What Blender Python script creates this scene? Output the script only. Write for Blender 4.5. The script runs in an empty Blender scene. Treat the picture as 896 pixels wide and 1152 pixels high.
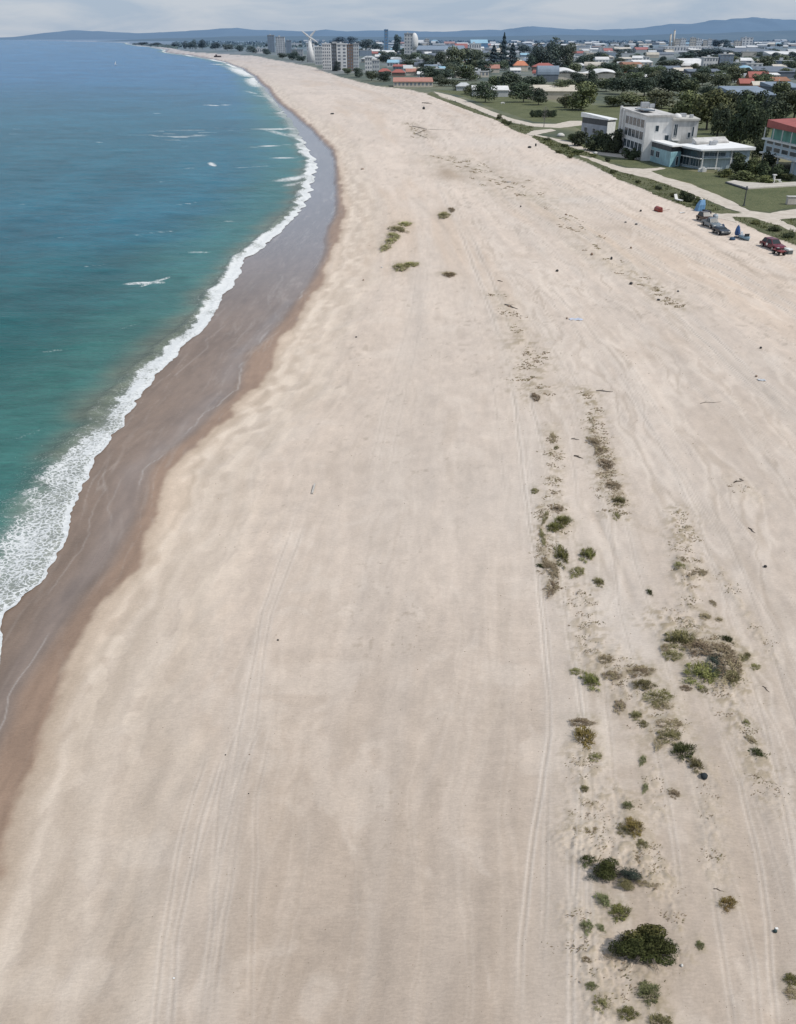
import bpy, math, random
import numpy as np
from mathutils import Vector, Matrix
R = math.radians
random.seed(11)
rng = np.random.default_rng(5)
scene = bpy.context.scene
COL = scene.collection

# ------------------------------------------------------------------ camera
CH = 30.0                                     # a drone 30 m above the sand
FPX = 998.0
PITCH = math.atan((576 - 42) / FPX)
cd = bpy.data.cameras.new("camera")
cam = bpy.data.objects.new("camera", cd); COL.objects.link(cam)
cam.location = (0, 0, CH); cam.rotation_euler = (math.pi / 2 - PITCH, 0, 0)
cd.sensor_fit = 'VERTICAL'; cd.sensor_height = 24
cd.lens = 24 / 2 / (576 / FPX)
cd.clip_start = 0.5; cd.clip_end = 90000
scene.camera = cam
CP, SP = math.cos(PITCH), math.sin(PITCH)

def ray(px, py):
    a = (px - 448) / FPX; b = (576 - py) / FPX
    return a, CP + b * SP, -SP + b * CP
def at(px, py, z=0.0):
    """survey point: where a sight line of the photograph meets the level z"""
    x, y, w = ray(px, py); t = (z - CH) / w
    return Vector((x * t, y * t, z))
def upto(px, py, Y):
    x, y, w = ray(px, py); t = Y / y
    return Vector((x * t, Y, CH + w * t))
def mpp(Y):                                   # metres per survey pixel at distance Y
    return (Y * CP + CH * SP) / FPX

# ------------------------------------------------------------------ numpy noise
def _h(i, j, s):
    n = (i.astype(np.int64) * 374761393 + j.astype(np.int64) * 668265263 + s * 1442695041) & 0xffffffff
    n = ((n ^ (n >> 13)) * 1274126177) & 0xffffffff
    n = n ^ (n >> 16)
    return (n & 0xffff) / 65535.0
def vnoise(x, y, s=0):
    xi = np.floor(x); yi = np.floor(y); u = x - xi; v = y - yi
    u = u * u * u * (u * (u * 6 - 15) + 10); v = v * v * v * (v * (v * 6 - 15) + 10)
    xi = xi.astype(np.int64); yi = yi.astype(np.int64)
    a = _h(xi, yi, s); b = _h(xi + 1, yi, s); c = _h(xi, yi + 1, s); d = _h(xi + 1, yi + 1, s)
    return (a * (1 - u) + b * u) * (1 - v) + (c * (1 - u) + d * u) * v
def fbm(x, y, o=4, s=0, g=.5):
    t = 0; a = 1; n = 0
    for k in range(o):
        t = t + a * (vnoise(x, y, s + k * 17) * 2 - 1); n += a
        x = x * 2.03 + 13.1; y = y * 2.01 + 7.7; a *= g
    return t / n
def sstep(a, b, x):
    t = np.clip((x - a) / (b - a), 0, 1); return t * t * (3 - 2 * t)
def curve(pts, z):
    q = [at(px, py, z) for px, py in pts]
    q.sort(key=lambda v: v.y)
    ys = np.array([v.y for v in q]); xs = np.array([v.x for v in q])
    return lambda Y: np.interp(np.log(np.maximum(Y, 1)), np.log(ys), xs)
def pdist(X, Y, pts):
    """distance to a polyline, and the share of the way along it"""
    best = np.full(X.shape, 1e9); par = np.zeros(X.shape)
    n = len(pts) - 1
    for k in range(n):
        ax, ay = pts[k][0], pts[k][1]; bx, by = pts[k + 1][0] - ax, pts[k + 1][1] - ay
        L = bx * bx + by * by + 1e-9
        t = np.clip(((X - ax) * bx + (Y - ay) * by) / L, 0, 1)
        d = np.hypot(X - ax - t * bx, Y - ay - t * by)
        m = d < best; best = np.where(m, d, best); par = np.where(m, (k + t) / n, par)
    return best, par

# ------------------------------------------------------------------ shoreline survey
FRONT = curve([(-420, 1400), (-140, 1000), (-50, 840), (2, 734), (15, 692), (47, 652), (78, 602), (81, 584), (94, 541), (132, 485), (165, 440),
               (196, 400), (230, 368), (250, 338), (267, 314), (277, 292), (307, 271), (327, 250), (347, 226), (354, 200),
               (356, 188), (351, 172), (334, 143), (322, 128), (309, 112), (297, 98), (286, 86), (272, 77), (255, 70.5), (240, 67), (215, 62.5),
               (186, 59), (188, 56), (172, 53), (148, 50.5), (146, 48), (60, 45.2), (-300, 43.8)], -1.2)
SHEEN = curve([(-380, 1400), (-120, 1050), (-40, 900), (3, 810), (9, 784), (89, 672), (120, 637), (152, 578), (167, 525), (214, 489), (264, 440), (276, 400),
               (295, 385), (316, 360), (335, 335), (352, 312), (364, 285), (366, 260), (375, 242), (377, 228), (376, 210),
               (376, 184), (372, 170), (350, 146), (328, 127), (302, 100), (288, 86), (274, 77), (256, 70.2), (241, 66.7), (216, 62.2),
               (187, 58.8), (189, 56), (173, 53), (149, 50.5), (147, 48), (61, 45.2), (-299, 43.8)], -1.0)
DRY = curve([(-320, 1400), (-120, 1250), (-40, 1060), (-10, 990), (4, 942), (13, 902), (36, 862), (39, 826), (53, 795), (78, 744), (85, 730), (147, 637), (178, 578),
             (192, 529), (223, 496), (250, 471), (286, 436), (306, 400), (325, 370), (342, 345), (360, 318), (370, 295), (381, 262),
             (388, 235), (383, 210), (381, 185), (377, 167), (354, 144), (332, 125), (305, 98), (291, 86), (277, 77), (258, 70), (243, 66.3), (218, 61.8),
             (189, 58.5), (191, 56), (175, 53), (151, 50.5), (149, 48), (63, 45.2), (-297, 43.8)], -0.7)
EDGE = curve([(40, 44.5), (150, 47), (196, 52), (200, 56), (220, 58.8), (255, 61), (290, 63), (330, 71), (355, 76), (372, 83), (400, 91), (425, 97), (455, 100), (480, 105), (516, 119),
              (540, 128), (560, 134), (580, 146), (592, 150), (620, 163), (643, 176), (676, 190), (698, 202), (721, 211), (745, 222),
              (785, 237), (830, 249), (857, 261), (896, 276), (1000, 318), (1200, 400), (1500, 560), (2400, 1200)], 0)
LANE_A = curve([(626, 1300), (625, 1152), (627, 900), (628, 760), (612, 600), (597, 480), (580, 400), (545, 310), (525, 270), (490, 200), (455, 130), (425, 105),
                (370, 86), (330, 74), (270, 66), (225, 60.5), (193, 57), (60, 45)], 0)

def lane(X, Y):
    """metres-like coordinate that runs across the beach, its lines parallel to the shore"""
    a = DRY(Y); b = LANE_A(Y); c = EDGE(Y)
    q1 = (X - a) / np.maximum(b - a, 1) * 22; q2 = 22 + (X - b) / np.maximum(c - b, 1) * 40
    return np.where(X < b, q1, q2)

TRACKS = [  # (polyline, half gauge, groove strength)
    ([(610, 1200), (615, 1060), (628, 930), (640, 830), (630, 740), (614, 620), (600, 520), (585, 430), (560, 350), (530, 275), (505, 225), (470, 150)], .85, 1.0),
    ([(628, 1200), (637, 1000), (636, 900), (634, 760), (618, 640), (606, 540), (596, 470)], .7, .7),
    ([(800, 1200), (796, 1060), (775, 930), (745, 800), (715, 690), (690, 570), (655, 460), (610, 370), (560, 290)], .8, .55),
    ([(905, 1200), (890, 1040), (850, 880), (806, 770), (770, 690)], .75, .7),
    ([(935, 1100), (880, 930), (850, 850), (800, 720), (760, 600), (715, 520), (680, 450)], .8, .35),
    ([(225, 1200), (250, 1000), (275, 840), (300, 690), (340, 580), (357, 545)], .35, .55),
    ([(200, 1160), (235, 960), (262, 860), (290, 800)], .5, .4),
    ([(255, 1180), (262, 1010), (268, 900), (290, 790)], .9, .35),
    ([(910, 480), (830, 412), (760, 345), (700, 295), (640, 248), (575, 207), (520, 180)], .9, 1.3),
    ([(930, 455), (860, 390), (800, 342), (735, 300), (690, 262), (640, 232)], .9, .55),
    ([(1000, 420), (896, 350), (820, 305), (730, 262), (660, 222), (610, 196), (560, 172)], 1.0, 1.2),
    ([(910, 800), (850, 690), (800, 610), (770, 560), (700, 480), (640, 400)], .8, .4),
    ([(560, 300), (600, 370), (640, 440), (672, 520), (700, 600)], .9, .4),
    ([(480, 230), (470, 320), (440, 420), (400, 560), (330, 720)], 1.0, .18),
    ([(520, 300), (560, 400), (580, 520), (596, 640)], 1.0, .3),
]
TRACKS += [(pl_, g_, a_) for pl_, g_, a_ in [([(690, 1200), (688, 1000), (676, 850), (665, 740), (650, 620), (632, 500), (612, 400)], .6, .5), ([(960, 1200), (925, 1000), (880, 820), (842, 700), (800, 590), (752, 500), (705, 420), (650, 350), (590, 280)], .8, .6), ([(845, 1200), (832, 1080), (800, 930), (772, 820)], .5, .6),
    ([(990, 900), (900, 720), (850, 640), (790, 545), (735, 470), (680, 400), (610, 320), (545, 250)], .9, .5), ([(980, 640), (896, 540), (820, 460), (740, 390), (660, 320), (590, 260), (520, 200)], .9, .45), ([(980, 560), (896, 480), (810, 405), (740, 350), (670, 295)], .7, .55), ([(655, 1200), (655, 1060), (650, 920)], .3, .7), ([(180, 1190), (190, 1060), (215, 930), (245, 830)], .4, .5), ([(420, 560), (445, 450), (470, 350), (480, 270)], .8, .3), ([(700, 320), (640, 270), (580, 232), (520, 195), (480, 165)], .8, .6), ([(896, 395), (800, 332), (700, 272), (620, 228)], .6, .6)]]
DEBRIS = [  # (polyline, half width in metres, density) lines of dry stems and wrack
    ([(590, 385), (600, 420), (607, 445)], 1.6, 1.0), ([(618, 480), (624, 520), (622, 560), (630, 600)], .55, .8),
    ([(662, 440), (668, 470), (680, 520), (690, 560), (697, 580)], .8, 1.6), ([(608, 570), (614, 620), (622, 665)], .45, 1.6),
    ([(765, 575), (772, 620), (780, 650)], .7, 1.3), ([(770, 645), (775, 680), (770, 700)], .5, .9),
    ([(655, 665), (660, 700), (668, 740)], .7, .9), ([(690, 745), (712, 770), (730, 800), (750, 830)], 1.0, 1.1),
    ([(700, 300), (735, 322), (760, 345)], 1.4, 1.0), ([(460, 138), (478, 155)], 2.5, .8), ([(500, 175), (530, 190), (570, 205), (600, 222)], 6, .6),
    ([(812, 770), (825, 800), (850, 850), (870, 900)], .6, 1.0), ([(750, 700), (790, 715), (820, 740), (820, 770)], 1.0, 1.7),
    ([(655, 850), (665, 890), (655, 940), (675, 960)], .7, .9), ([(700, 900), (712, 940), (735, 1000)], .55, .8), ([(655, 1030), (670, 1090), (690, 1140)], .7, .6),
    ([(750, 990), (758, 1030), (762, 1045)], .12, 1.2), ([(795, 870), (800, 920), (805, 980)], .5, .5), ([(735, 870), (742, 920)], .3, .6),
    ([(830, 545), (850, 560)], .8, .3), ([(810, 640), (840, 690), (870, 740)], .25, .5), ([(640, 950), (690, 965), (745, 985)], .5, .6),
    ([(680, 1075), (725, 1090), (765, 1075)], .35, .9), ([(650, 280), (690, 300)], 1.2, .3), ([(560, 330), (585, 375)], 1.2, .5), ([(600, 222), (650, 260), (700, 300)], 3, .35)]

TUFTS = [(633, 585, 20, 9, 'green'), (624, 592, 16, 9, 'green'), (632, 620, 15, 20, 'green'), (662, 621, 16, 13, 'green'), (649, 641, 14, 11, 'olive'), (620, 634, 14, 20, 'brown'), (622, 655, 12, 18, 'brown'), (674, 653, 11, 8, 'olive'), (731, 665, 6, 7, 'dark'), (608, 636, 8, 4, 'dark'), (765, 635, 11, 8, 'olive'), (778, 642, 16, 7, 'brown'), (790, 643, 12, 6, 'brown'), (794, 692, 12, 6, 'brown'), (809, 696, 8, 4, 'brown'), (802, 677, 7, 6, 'brown'),
    (766, 716, 32, 16, 'olive'), (757, 735, 20, 11, 'olive'), (790, 725, 34, 16, 'brown'), (812, 730, 26, 18, 'brown'), (805, 742, 19, 21, 'teal'), (822, 745, 22, 28, 'brown'), (790, 753, 34, 22, 'green'), (824, 759, 16, 14, 'olive'), (834, 738, 14, 8, 'olive'), (850, 749, 12, 6, 'olive'), (841, 736, 7, 5, 'olive'), (792, 773, 14, 7, 'olive'), (772, 773, 12, 6, 'brown'), (749, 727, 10, 8, 'brown'), (818, 718, 12, 7, 'dark'),
    (665, 762, 18, 16, 'green'), (649, 754, 14, 7, 'olive'), (682, 740, 18, 11, 'brown'), (689, 758, 20, 9, 'brown'), (722, 753, 28, 11, 'brown'), (725, 769, 24, 10, 'olive'), (740, 781, 30, 14, 'olive'), (747, 791, 20, 9, 'brown'), (716, 803, 13, 8, 'olive'), (698, 791, 12, 13, 'brown'), (725, 813, 9, 7, 'olive'), (655, 811, 26, 8, 'brown'), (657, 825, 23, 18, 'rust'), (670, 849, 15, 8, 'olive'), (752, 812, 28, 11, 'brown'), (754, 824, 25, 13, 'olive'), (770, 842, 27, 15, 'dark'), (741, 832, 9, 14, 'brown'), (783, 857, 15, 14, 'olive'), (839, 810, 8, 8, 'olive'), (852, 845, 12, 11, 'dark'), (846, 830, 9, 13, 'brown'), (723, 853, 7, 10, 'pale'), (658, 886, 9, 7, 'olive'), (759, 891, 12, 8, 'brown'), (726, 884, 6, 10, 'pale'),
    (706, 905, 11, 9, 'pale'), (659, 931, 23, 8, 'brown'), (704, 930, 16, 12, 'olive'), (714, 927, 18, 18, 'rust'), (723, 948, 12, 10, 'olive'), (661, 966, 19, 10, 'dark'), (679, 1010, 14, 16, 'pale'), (698, 1024, 23, 15, 'green'), (730, 993, 22, 6, 'brown'), (716, 965, 12, 8, 'brown'), (660, 1040, 14, 12, 'pale'), (676, 1042, 8, 9, 'pale'), (818, 1014, 21, 11, 'rust'), (788, 1062, 9, 8, 'pale'), (731, 1113, 24, 20, 'pale'), (678, 1124, 18, 15, 'olive'), (707, 1138, 22, 13, 'green'), (742, 1147, 26, 16, 'olive'), (666, 1108, 13, 8, 'pale'), (891, 1100, 17, 11, 'green'), (892, 1115, 16, 11, 'brown'), (662, 1078, 14, 6, 'brown'),
    (456, 251.5, 14, 4, 'lime'), (448, 257, 15, 6, 'lime'), (443, 264, 12, 6, 'lime'), (440, 270, 11, 6, 'lime'), (434, 277, 11, 6, 'lime'), (451, 299.5, 15, 7, 'lime'), (463, 297, 17, 4, 'lime'), (500, 241, 12, 6, 'lime'), (508, 235, 7, 4, 'brown'), (505, 308, 15, 4, 'brown'), (603, 445, 9, 8, 'brown'), (622, 490, 7, 11, 'brown'), (626, 503, 5, 4, 'olive'), (602, 551, 8, 6, 'olive'), (614, 578, 5, 14, 'olive'), (611, 600, 5, 18, 'olive'), (697, 562, 14, 7, 'olive'), (690, 545, 16, 8, 'brown'), (682, 520, 16, 9, 'brown'), (676, 505, 12, 10, 'brown'), (694, 578, 8, 8, 'olive'), (668, 495, 9, 8, 'brown'), (627, 570, 14, 8, 'brown')]

def relief(X, Y):
    """terrain height of the beach"""
    F, D, E = FRONT(Y), DRY(Y), EDGE(Y)
    w = np.maximum(D - F, .3)
    z = np.where(X < F, np.maximum(-1.2 - (F - X) / 18, -7), np.where(X < D, -1.2 + .5 * (X - F) / w, -.7 + .7 * sstep(0, 11, X - D)))
    m = sstep(0, 9, X - D) * sstep(0, 12, E - X) * (1 - sstep(500, 900, Y))
    q = lane(X, Y)
    h = .16 * fbm(X / 9, Y / 14, 4, 3) + .10 * fbm(q / 2.4, Y / 26, 3, 9)
    h += .05 * fbm(X / 1.6, Y / 1.9, 3, 21)
    east = sstep(23, 27, q)
    h += east * (.22 * fbm(q / 3.2, Y / 40, 3, 31) + .03 * fbm(X / .55, Y / .7, 2, 41))
    edge = sstep(1, 5, X - D) * (1 - sstep(6, 14, X - D))
    h += edge * .12 * fbm(X / 2.2, Y / 3.1, 3, 51)
    return z + m * h
def gz(x, y):
    return float(relief(np.array([x]), np.array([y]))[0])
def on_ground(px, py):
    p = at(px, py)
    for _ in range(2): p = at(px, py, gz(p.x, p.y))
    return p

# ------------------------------------------------------------------ scene helpers
def link(name, data, parent=None):
    o = bpy.data.objects.new(name, data); COL.objects.link(o)
    if parent is not None: o.parent = parent
    return o
def tag(o, label=None, cat=None, group=None, kind=None):
    if label: o["label"] = label
    if cat: o["category"] = cat
    if group: o["group"] = group
    if kind: o["kind"] = kind
    return o
def empty(name, loc, rz=0, label=None, cat=None, group=None):
    o = link(name, None); o.location = loc; o.rotation_euler = (0, 0, rz)
    return tag(o, label, cat, group)
def copy_tree(o, parent=None):
    c = o.copy(); COL.objects.link(c)
    if parent is not None: c.parent = parent
    for ch in list(o.children): copy_tree(ch, c)
    return c

class MB:
    def __init__(s): s.v = []; s.f = []
    def add(s, vs, fs):
        n = len(s.v); s.v += [tuple(v) for v in vs]; s.f += [tuple(i + n for i in f) for f in fs]; return s
    def box(s, x0, x1, y0, y1, z0, z1):
        return s.add([(x0, y0, z0), (x1, y0, z0), (x1, y1, z0), (x0, y1, z0), (x0, y0, z1), (x1, y0, z1), (x1, y1, z1), (x0, y1, z1)],
                     [(3, 2, 1, 0), (4, 5, 6, 7), (0, 1, 5, 4), (1, 2, 6, 5), (2, 3, 7, 6), (3, 0, 4, 7)])
    def prism(s, pts, z0, z1, zt=None):
        n = len(pts); zt = zt or [z1] * n
        vs = [(p[0], p[1], z0) for p in pts] + [(p[0], p[1], zt[i]) for i, p in enumerate(pts)]
        return s.add(vs, [tuple(range(n - 1, -1, -1)), tuple(range(n, 2 * n))] + [(i, (i + 1) % n, n + (i + 1) % n, n + i) for i in range(n)])
    def loft(s, rings, cap=True):
        n = len(rings[0]); vs = [p for r in rings for p in r]; fs = []
        for k in range(len(rings) - 1):
            for i in range(n): fs.append((k * n + i, k * n + (i + 1) % n, (k + 1) * n + (i + 1) % n, (k + 1) * n + i))
        if cap: fs += [tuple(range(n - 1, -1, -1)), tuple(range((len(rings) - 1) * n, len(rings) * n))]
        return s.add(vs, fs)
    def tube(s, pts, rad, n=8):
        rings = []
        for k, p in enumerate(pts):
            p = Vector(p); a = Vector(pts[max(k - 1, 0)]); b = Vector(pts[min(k + 1, len(pts) - 1)])
            d = (b - a).normalized(); u = d.orthogonal().normalized()
            if abs(d.z) < .9: u = d.cross(Vector((0, 0, 1))).normalized()
            w = d.cross(u); r = rad[k] if isinstance(rad, (list, tuple)) else rad
            rings.append([p + (u * math.cos(2 * math.pi * i / n) + w * math.sin(2 * math.pi * i / n)) * r for i in range(n)])
        return s.loft(rings)
    def dome(s, cx, cy, cz, rx, ry, rz_, n=16, m=6, lo=0.0):
        rings = []
        for k in range(m):
            a = lo + (math.pi / 2 - lo) * k / m
            rings.append([(cx + rx * math.cos(a) * math.cos(2 * math.pi * i / n), cy + ry * math.cos(a) * math.sin(2 * math.pi * i / n), cz + rz_ * math.sin(a)) for i in range(n)])
        rings.append([(cx + .01 * math.cos(2 * math.pi * i / n), cy + .01 * math.sin(2 * math.pi * i / n), cz + rz_) for i in range(n)])
        return s.loft(rings)
    def mesh(s, name, mat, smooth=False):
        me = bpy.data.meshes.new(name); me.from_pydata(s.v, [], s.f); me.update()
        if mat: me.materials.append(mat)
        if smooth: me.polygons.foreach_set("use_smooth", [True] * len(me.polygons))
        return me
    def build(s, name, mat, parent=None, smooth=False):
        return link(name, s.mesh(name, mat, smooth), parent)

def bevel(o, w=.03, seg=2):
    m = o.modifiers.new("bevel", 'BEVEL'); m.width = w; m.segments = seg; m.limit_method = 'ANGLE'; m.angle_limit = R(40); return o

# ------------------------------------------------------------------ materials
class NT:
    def __init__(s, name):
        s.m = bpy.data.materials.new(name); s.m.use_nodes = True; s.t = s.m.node_tree; s.t.nodes.clear()
        s.out = s.n('ShaderNodeOutputMaterial'); s.b = s.n('ShaderNodeBsdfPrincipled'); s.l(s.b.outputs[0], s.out.inputs[0])
    def n(s, typ, **kw):
        nd = s.t.nodes.new(typ)
        for k, v in kw.items(): setattr(nd, k, v)
        return nd
    def l(s, a, b): s.t.links.new(a, b)
    def set(s, sock, v):
        if hasattr(v, 'is_linked'): s.l(v, sock)
        else: sock.default_value = v
    def math(s, op, a, b=None, c=None, clamp=False):
        nd = s.n('ShaderNodeMath', operation=op, use_clamp=clamp)
        for i, v in enumerate((a, b, c)):
            if v is not None: s.set(nd.inputs[i], v)
        return nd.outputs[0]
    def ramp(s, v, a, b, c=0., d=1.):
        nd = s.n('ShaderNodeMapRange', interpolation_type='SMOOTHSTEP'); s.set(nd.inputs[0], v)
        for i, q in enumerate((a, b, c, d)): s.set(nd.inputs[1 + i], q)
        return nd.outputs[0]
    def mix(s, f, a, b, mode='MIX'):
        nd = s.n('ShaderNodeMix', data_type='RGBA', blend_type=mode); s.set(nd.inputs[0], f)
        for i, v in ((6, a), (7, b)):
            s.set(nd.inputs[i], (*v, 1) if isinstance(v, tuple) and len(v) == 3 else v)
        return nd.outputs[2]
    def noise(s, vec, scale, det=3, rough=.55, dist=0.):
        nd = s.n('ShaderNodeTexNoise'); nd.inputs['Scale'].default_value = scale; nd.inputs['Detail'].default_value = det
        nd.inputs['Roughness'].default_value = rough; nd.inputs['Distortion'].default_value = dist
        if vec is not None: s.l(vec, nd.inputs['Vector'])
        return nd.outputs['Fac']
    def scaled(s, vec, sx, sy, sz=1.):
        nd = s.n('ShaderNodeMapping'); nd.inputs['Scale'].default_value = (sx, sy, sz); s.l(vec, nd.inputs['Vector']); return nd.outputs[0]
    def pos(s): return s.n('ShaderNodeNewGeometry').outputs['Position']
    def obj(s): return s.n('ShaderNodeTexCoord').outputs['Object']
    def bump(s, h, dist, strength=1.):
        nd = s.n('ShaderNodeBump'); nd.inputs['Strength'].default_value = strength; nd.inputs['Distance'].default_value = dist
        s.l(h, nd.inputs['Height']); s.l(nd.outputs[0], s.b.inputs['Normal'])
    def color(s, c): s.set(s.b.inputs['Base Color'], c if hasattr(c, 'is_linked') else (*c, 1))
    def rough(s, v): s.set(s.b.inputs['Roughness'], v)
    def attr(s, name): return s.n('ShaderNodeAttribute', attribute_name=name)

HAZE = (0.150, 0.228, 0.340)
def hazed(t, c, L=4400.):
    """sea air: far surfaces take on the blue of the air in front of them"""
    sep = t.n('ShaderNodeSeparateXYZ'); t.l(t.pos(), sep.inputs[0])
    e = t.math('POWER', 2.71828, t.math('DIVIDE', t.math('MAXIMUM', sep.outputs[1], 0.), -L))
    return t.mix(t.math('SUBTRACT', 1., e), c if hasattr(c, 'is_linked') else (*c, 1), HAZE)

_mats = {}
def paint(c, rough=.7, var=.12, scale=.5, far=True, metal=0., streak=True):
    key = (tuple(round(x, 3) for x in c), rough, var, scale, far, metal)
    if key in _mats: return _mats[key]
    t = NT("paint"); o = t.obj()
    f = t.noise(o, scale, 4, .6)
    if streak: f = t.math('ADD', t.math('MULTIPLY', f, .6), t.math('MULTIPLY', t.noise(t.scaled(o, 2, 2, .15), scale * 2, 3), .4))
    f = t.ramp(f, .3, .7, 1 - var * 1.6, 1 + var * .6)
    cc = t.mix(1., (*c, 1), t.n('ShaderNodeCombineColor').outputs[0], 'MULTIPLY')
    comb = [x for x in t.t.nodes if x.bl_idname == 'ShaderNodeCombineColor'][-1]
    for i in range(3): t.l(f, comb.inputs[i])
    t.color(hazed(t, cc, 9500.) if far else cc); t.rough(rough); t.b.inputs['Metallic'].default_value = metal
    _mats[key] = t.m; return t.m
def glass_mat(c=(.03, .045, .055)):
    key = ('glass', c)
    if key in _mats: return _mats[key]
    t = NT("window_glass"); t.color(t.mix(t.noise(t.obj(), .7, 2), tuple(x * .5 for x in c), tuple(min(1, x * 1.9) for x in c))); t.rough(.22); t.b.inputs['Specular IOR Level'].default_value = .3
    _mats[key] = t.m; return t.m
def leaf_mat(dark, light, far=True, vary=.25):
    key = ('leaf', dark, light, far)
    if key in _mats: return _mats[key]
    t = NT("foliage"); g = t.n('ShaderNodeNewGeometry'); oi = t.n('ShaderNodeObjectInfo')
    f = t.math('ADD', t.math('MULTIPLY', g.outputs['Random Per Island'], .55), t.math('MULTIPLY', t.noise(t.obj(), .55, 3), .6))
    c = t.mix(t.ramp(f, .25, .95), dark, light)
    hs = t.n('ShaderNodeHueSaturation'); t.l(c, hs.inputs['Color'])
    t.l(t.ramp(oi.outputs['Random'], 0, 1, .485, .515), hs.inputs['Hue']); t.l(t.ramp(oi.outputs['Random'], 0, 1, 1 - vary, 1 + vary), hs.inputs['Value'])
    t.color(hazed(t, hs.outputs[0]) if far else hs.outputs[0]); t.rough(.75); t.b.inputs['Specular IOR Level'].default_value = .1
    _mats[key] = t.m; return t.m

# ------------------------------------------------------------------ light and sky
SUN_EL, SUN_AZ = 52, 112          # azimuth clockwise from the direction the camera looks in
sd = bpy.data.lights.new("sun", 'SUN'); sun = bpy.data.objects.new("sun", sd); COL.objects.link(sun)
sd.energy = 3.35; sd.angle = R(2.5); sd.color = (1, .955, .89)
dirv = Vector((math.sin(R(SUN_AZ)) * math.cos(R(SUN_EL)), math.cos(R(SUN_AZ)) * math.cos(R(SUN_EL)), math.sin(R(SUN_EL))))
sun.rotation_euler = dirv.to_track_quat('Z', 'Y').to_euler(); sun.location = dirv * 300
W = bpy.data.worlds.new("World"); scene.world = W; W.use_nodes = True
t = W.node_tree; t.nodes.clear()
wo = t.nodes.new('ShaderNodeOutputWorld'); bg = t.nodes.new('ShaderNodeBackground'); t.links.new(bg.outputs[0], wo.inputs[0])
sk = t.nodes.new('ShaderNodeTexSky'); sk.sky_type = 'NISHITA'; sk.sun_disc = False
sk.sun_elevation = R(SUN_EL); sk.sun_rotation = R(SUN_AZ); sk.altitude = 30; sk.air_density = 1.0; sk.dust_density = .8; sk.ozone_density = 1.5
tc = t.nodes.new('ShaderNodeTexCoord'); mp = t.nodes.new('ShaderNodeMapping'); mp.inputs['Scale'].default_value = (1, 1, 6)
nz = t.nodes.new('ShaderNodeTexNoise'); nz.inputs['Scale'].default_value = 8; nz.inputs['Detail'].default_value = 7; nz.inputs['Roughness'].default_value = .55
nz.inputs['Distortion'].default_value = .35
t.links.new(tc.outputs['Generated'], mp.inputs[0]); t.links.new(mp.outputs[0], nz.inputs[0])
cr = t.nodes.new('ShaderNodeMapRange'); cr.inputs[1].default_value = .40; cr.inputs[2].default_value = .64; t.links.new(nz.outputs['Fac'], cr.inputs[0])
cl = t.nodes.new('ShaderNodeMix'); cl.data_type = 'RGBA'; cl.inputs[6].default_value = (4.3, 5.4, 7.0, 1); cl.inputs[7].default_value = (6.1, 6.7, 7.7, 1)
t.links.new(cr.outputs[0], cl.inputs[0])
mx = t.nodes.new('ShaderNodeMix'); mx.data_type = 'RGBA'; mx.inputs[0].default_value = .82      # a veil of thin cloud
t.links.new(sk.outputs[0], mx.inputs[6]); t.links.new(cl.outputs[2], mx.inputs[7]); t.links.new(mx.outputs[2], bg.inputs[0])
bg.inputs[1].default_value = .092
scene.view_settings.view_transform = 'Standard'; scene.view_settings.look = 'None'; scene.view_settings.exposure = 0
scene.cycles.use_denoising = True

# ------------------------------------------------------------------ ground sheet
def sheet(name, V, nr, nc, mat):
    me = bpy.data.meshes.new(name); n = nr * nc
    me.vertices.add(n); me.vertices.foreach_set("co", np.ascontiguousarray(V, dtype=np.float32).ravel())
    i = np.arange((nr - 1) * (nc - 1)); r = i // (nc - 1); c = i % (nc - 1); a = r * nc + c
    q = np.stack([a, a + 1, a + nc + 1, a + nc], 1).astype(np.int32)
    me.loops.add(q.size); me.loops.foreach_set("vertex_index", q.ravel())
    me.polygons.add(len(q)); me.polygons.foreach_set("loop_start", np.arange(0, q.size, 4, dtype=np.int32))
    me.update(calc_edges=True); me.polygons.foreach_set("use_smooth", np.ones(len(q), dtype=bool)); me.materials.append(mat)
    return me
def fattr(me, name, arr):
    a = me.attributes.new(name, 'FLOAT', 'POINT'); a.data.foreach_set("value", arr.astype(np.float32).ravel())
def cattr(me, name, arr):
    a = me.attributes.new(name, 'FLOAT_COLOR', 'POINT'); n = len(arr)
    a.data.foreach_set("color", np.concatenate([arr, np.ones((n, 1))], 1).astype(np.float32).ravel())
def yrows(p0, p1, step):
    return [at(448, p).y for p in np.arange(p0, p1, -step)]

rows = np.array([3, 6, 9, 12] + yrows(1260, 130, 1.55) + yrows(130, 50, .8) + [at(448, p).y for p in (48, 46.5, 45, 44, 43.4)] + [32000, 60000])
s_in = np.linspace(-1.06, 1.06, 600)
s_col = np.concatenate([-np.geomspace(4.5, 1.08, 40), s_in, np.geomspace(1.08, 4.5, 40)])
YY = np.repeat(rows, len(s_col)); XX = np.tile(s_col, len(rows)) * (YY * .51 + 6.5)
ZZ = relief(XX, YY)
F, S, D, E = FRONT(YY), SHEEN(YY), DRY(YY), EDGE(YY)
Q = lane(XX, YY)
def lerp(a, b, f): return a + (np.asarray(b) - a) * f[:, None]
cell = np.maximum(YY * .51 + 6.5, 1) * 2.12 / 600          # vertex spacing

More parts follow.
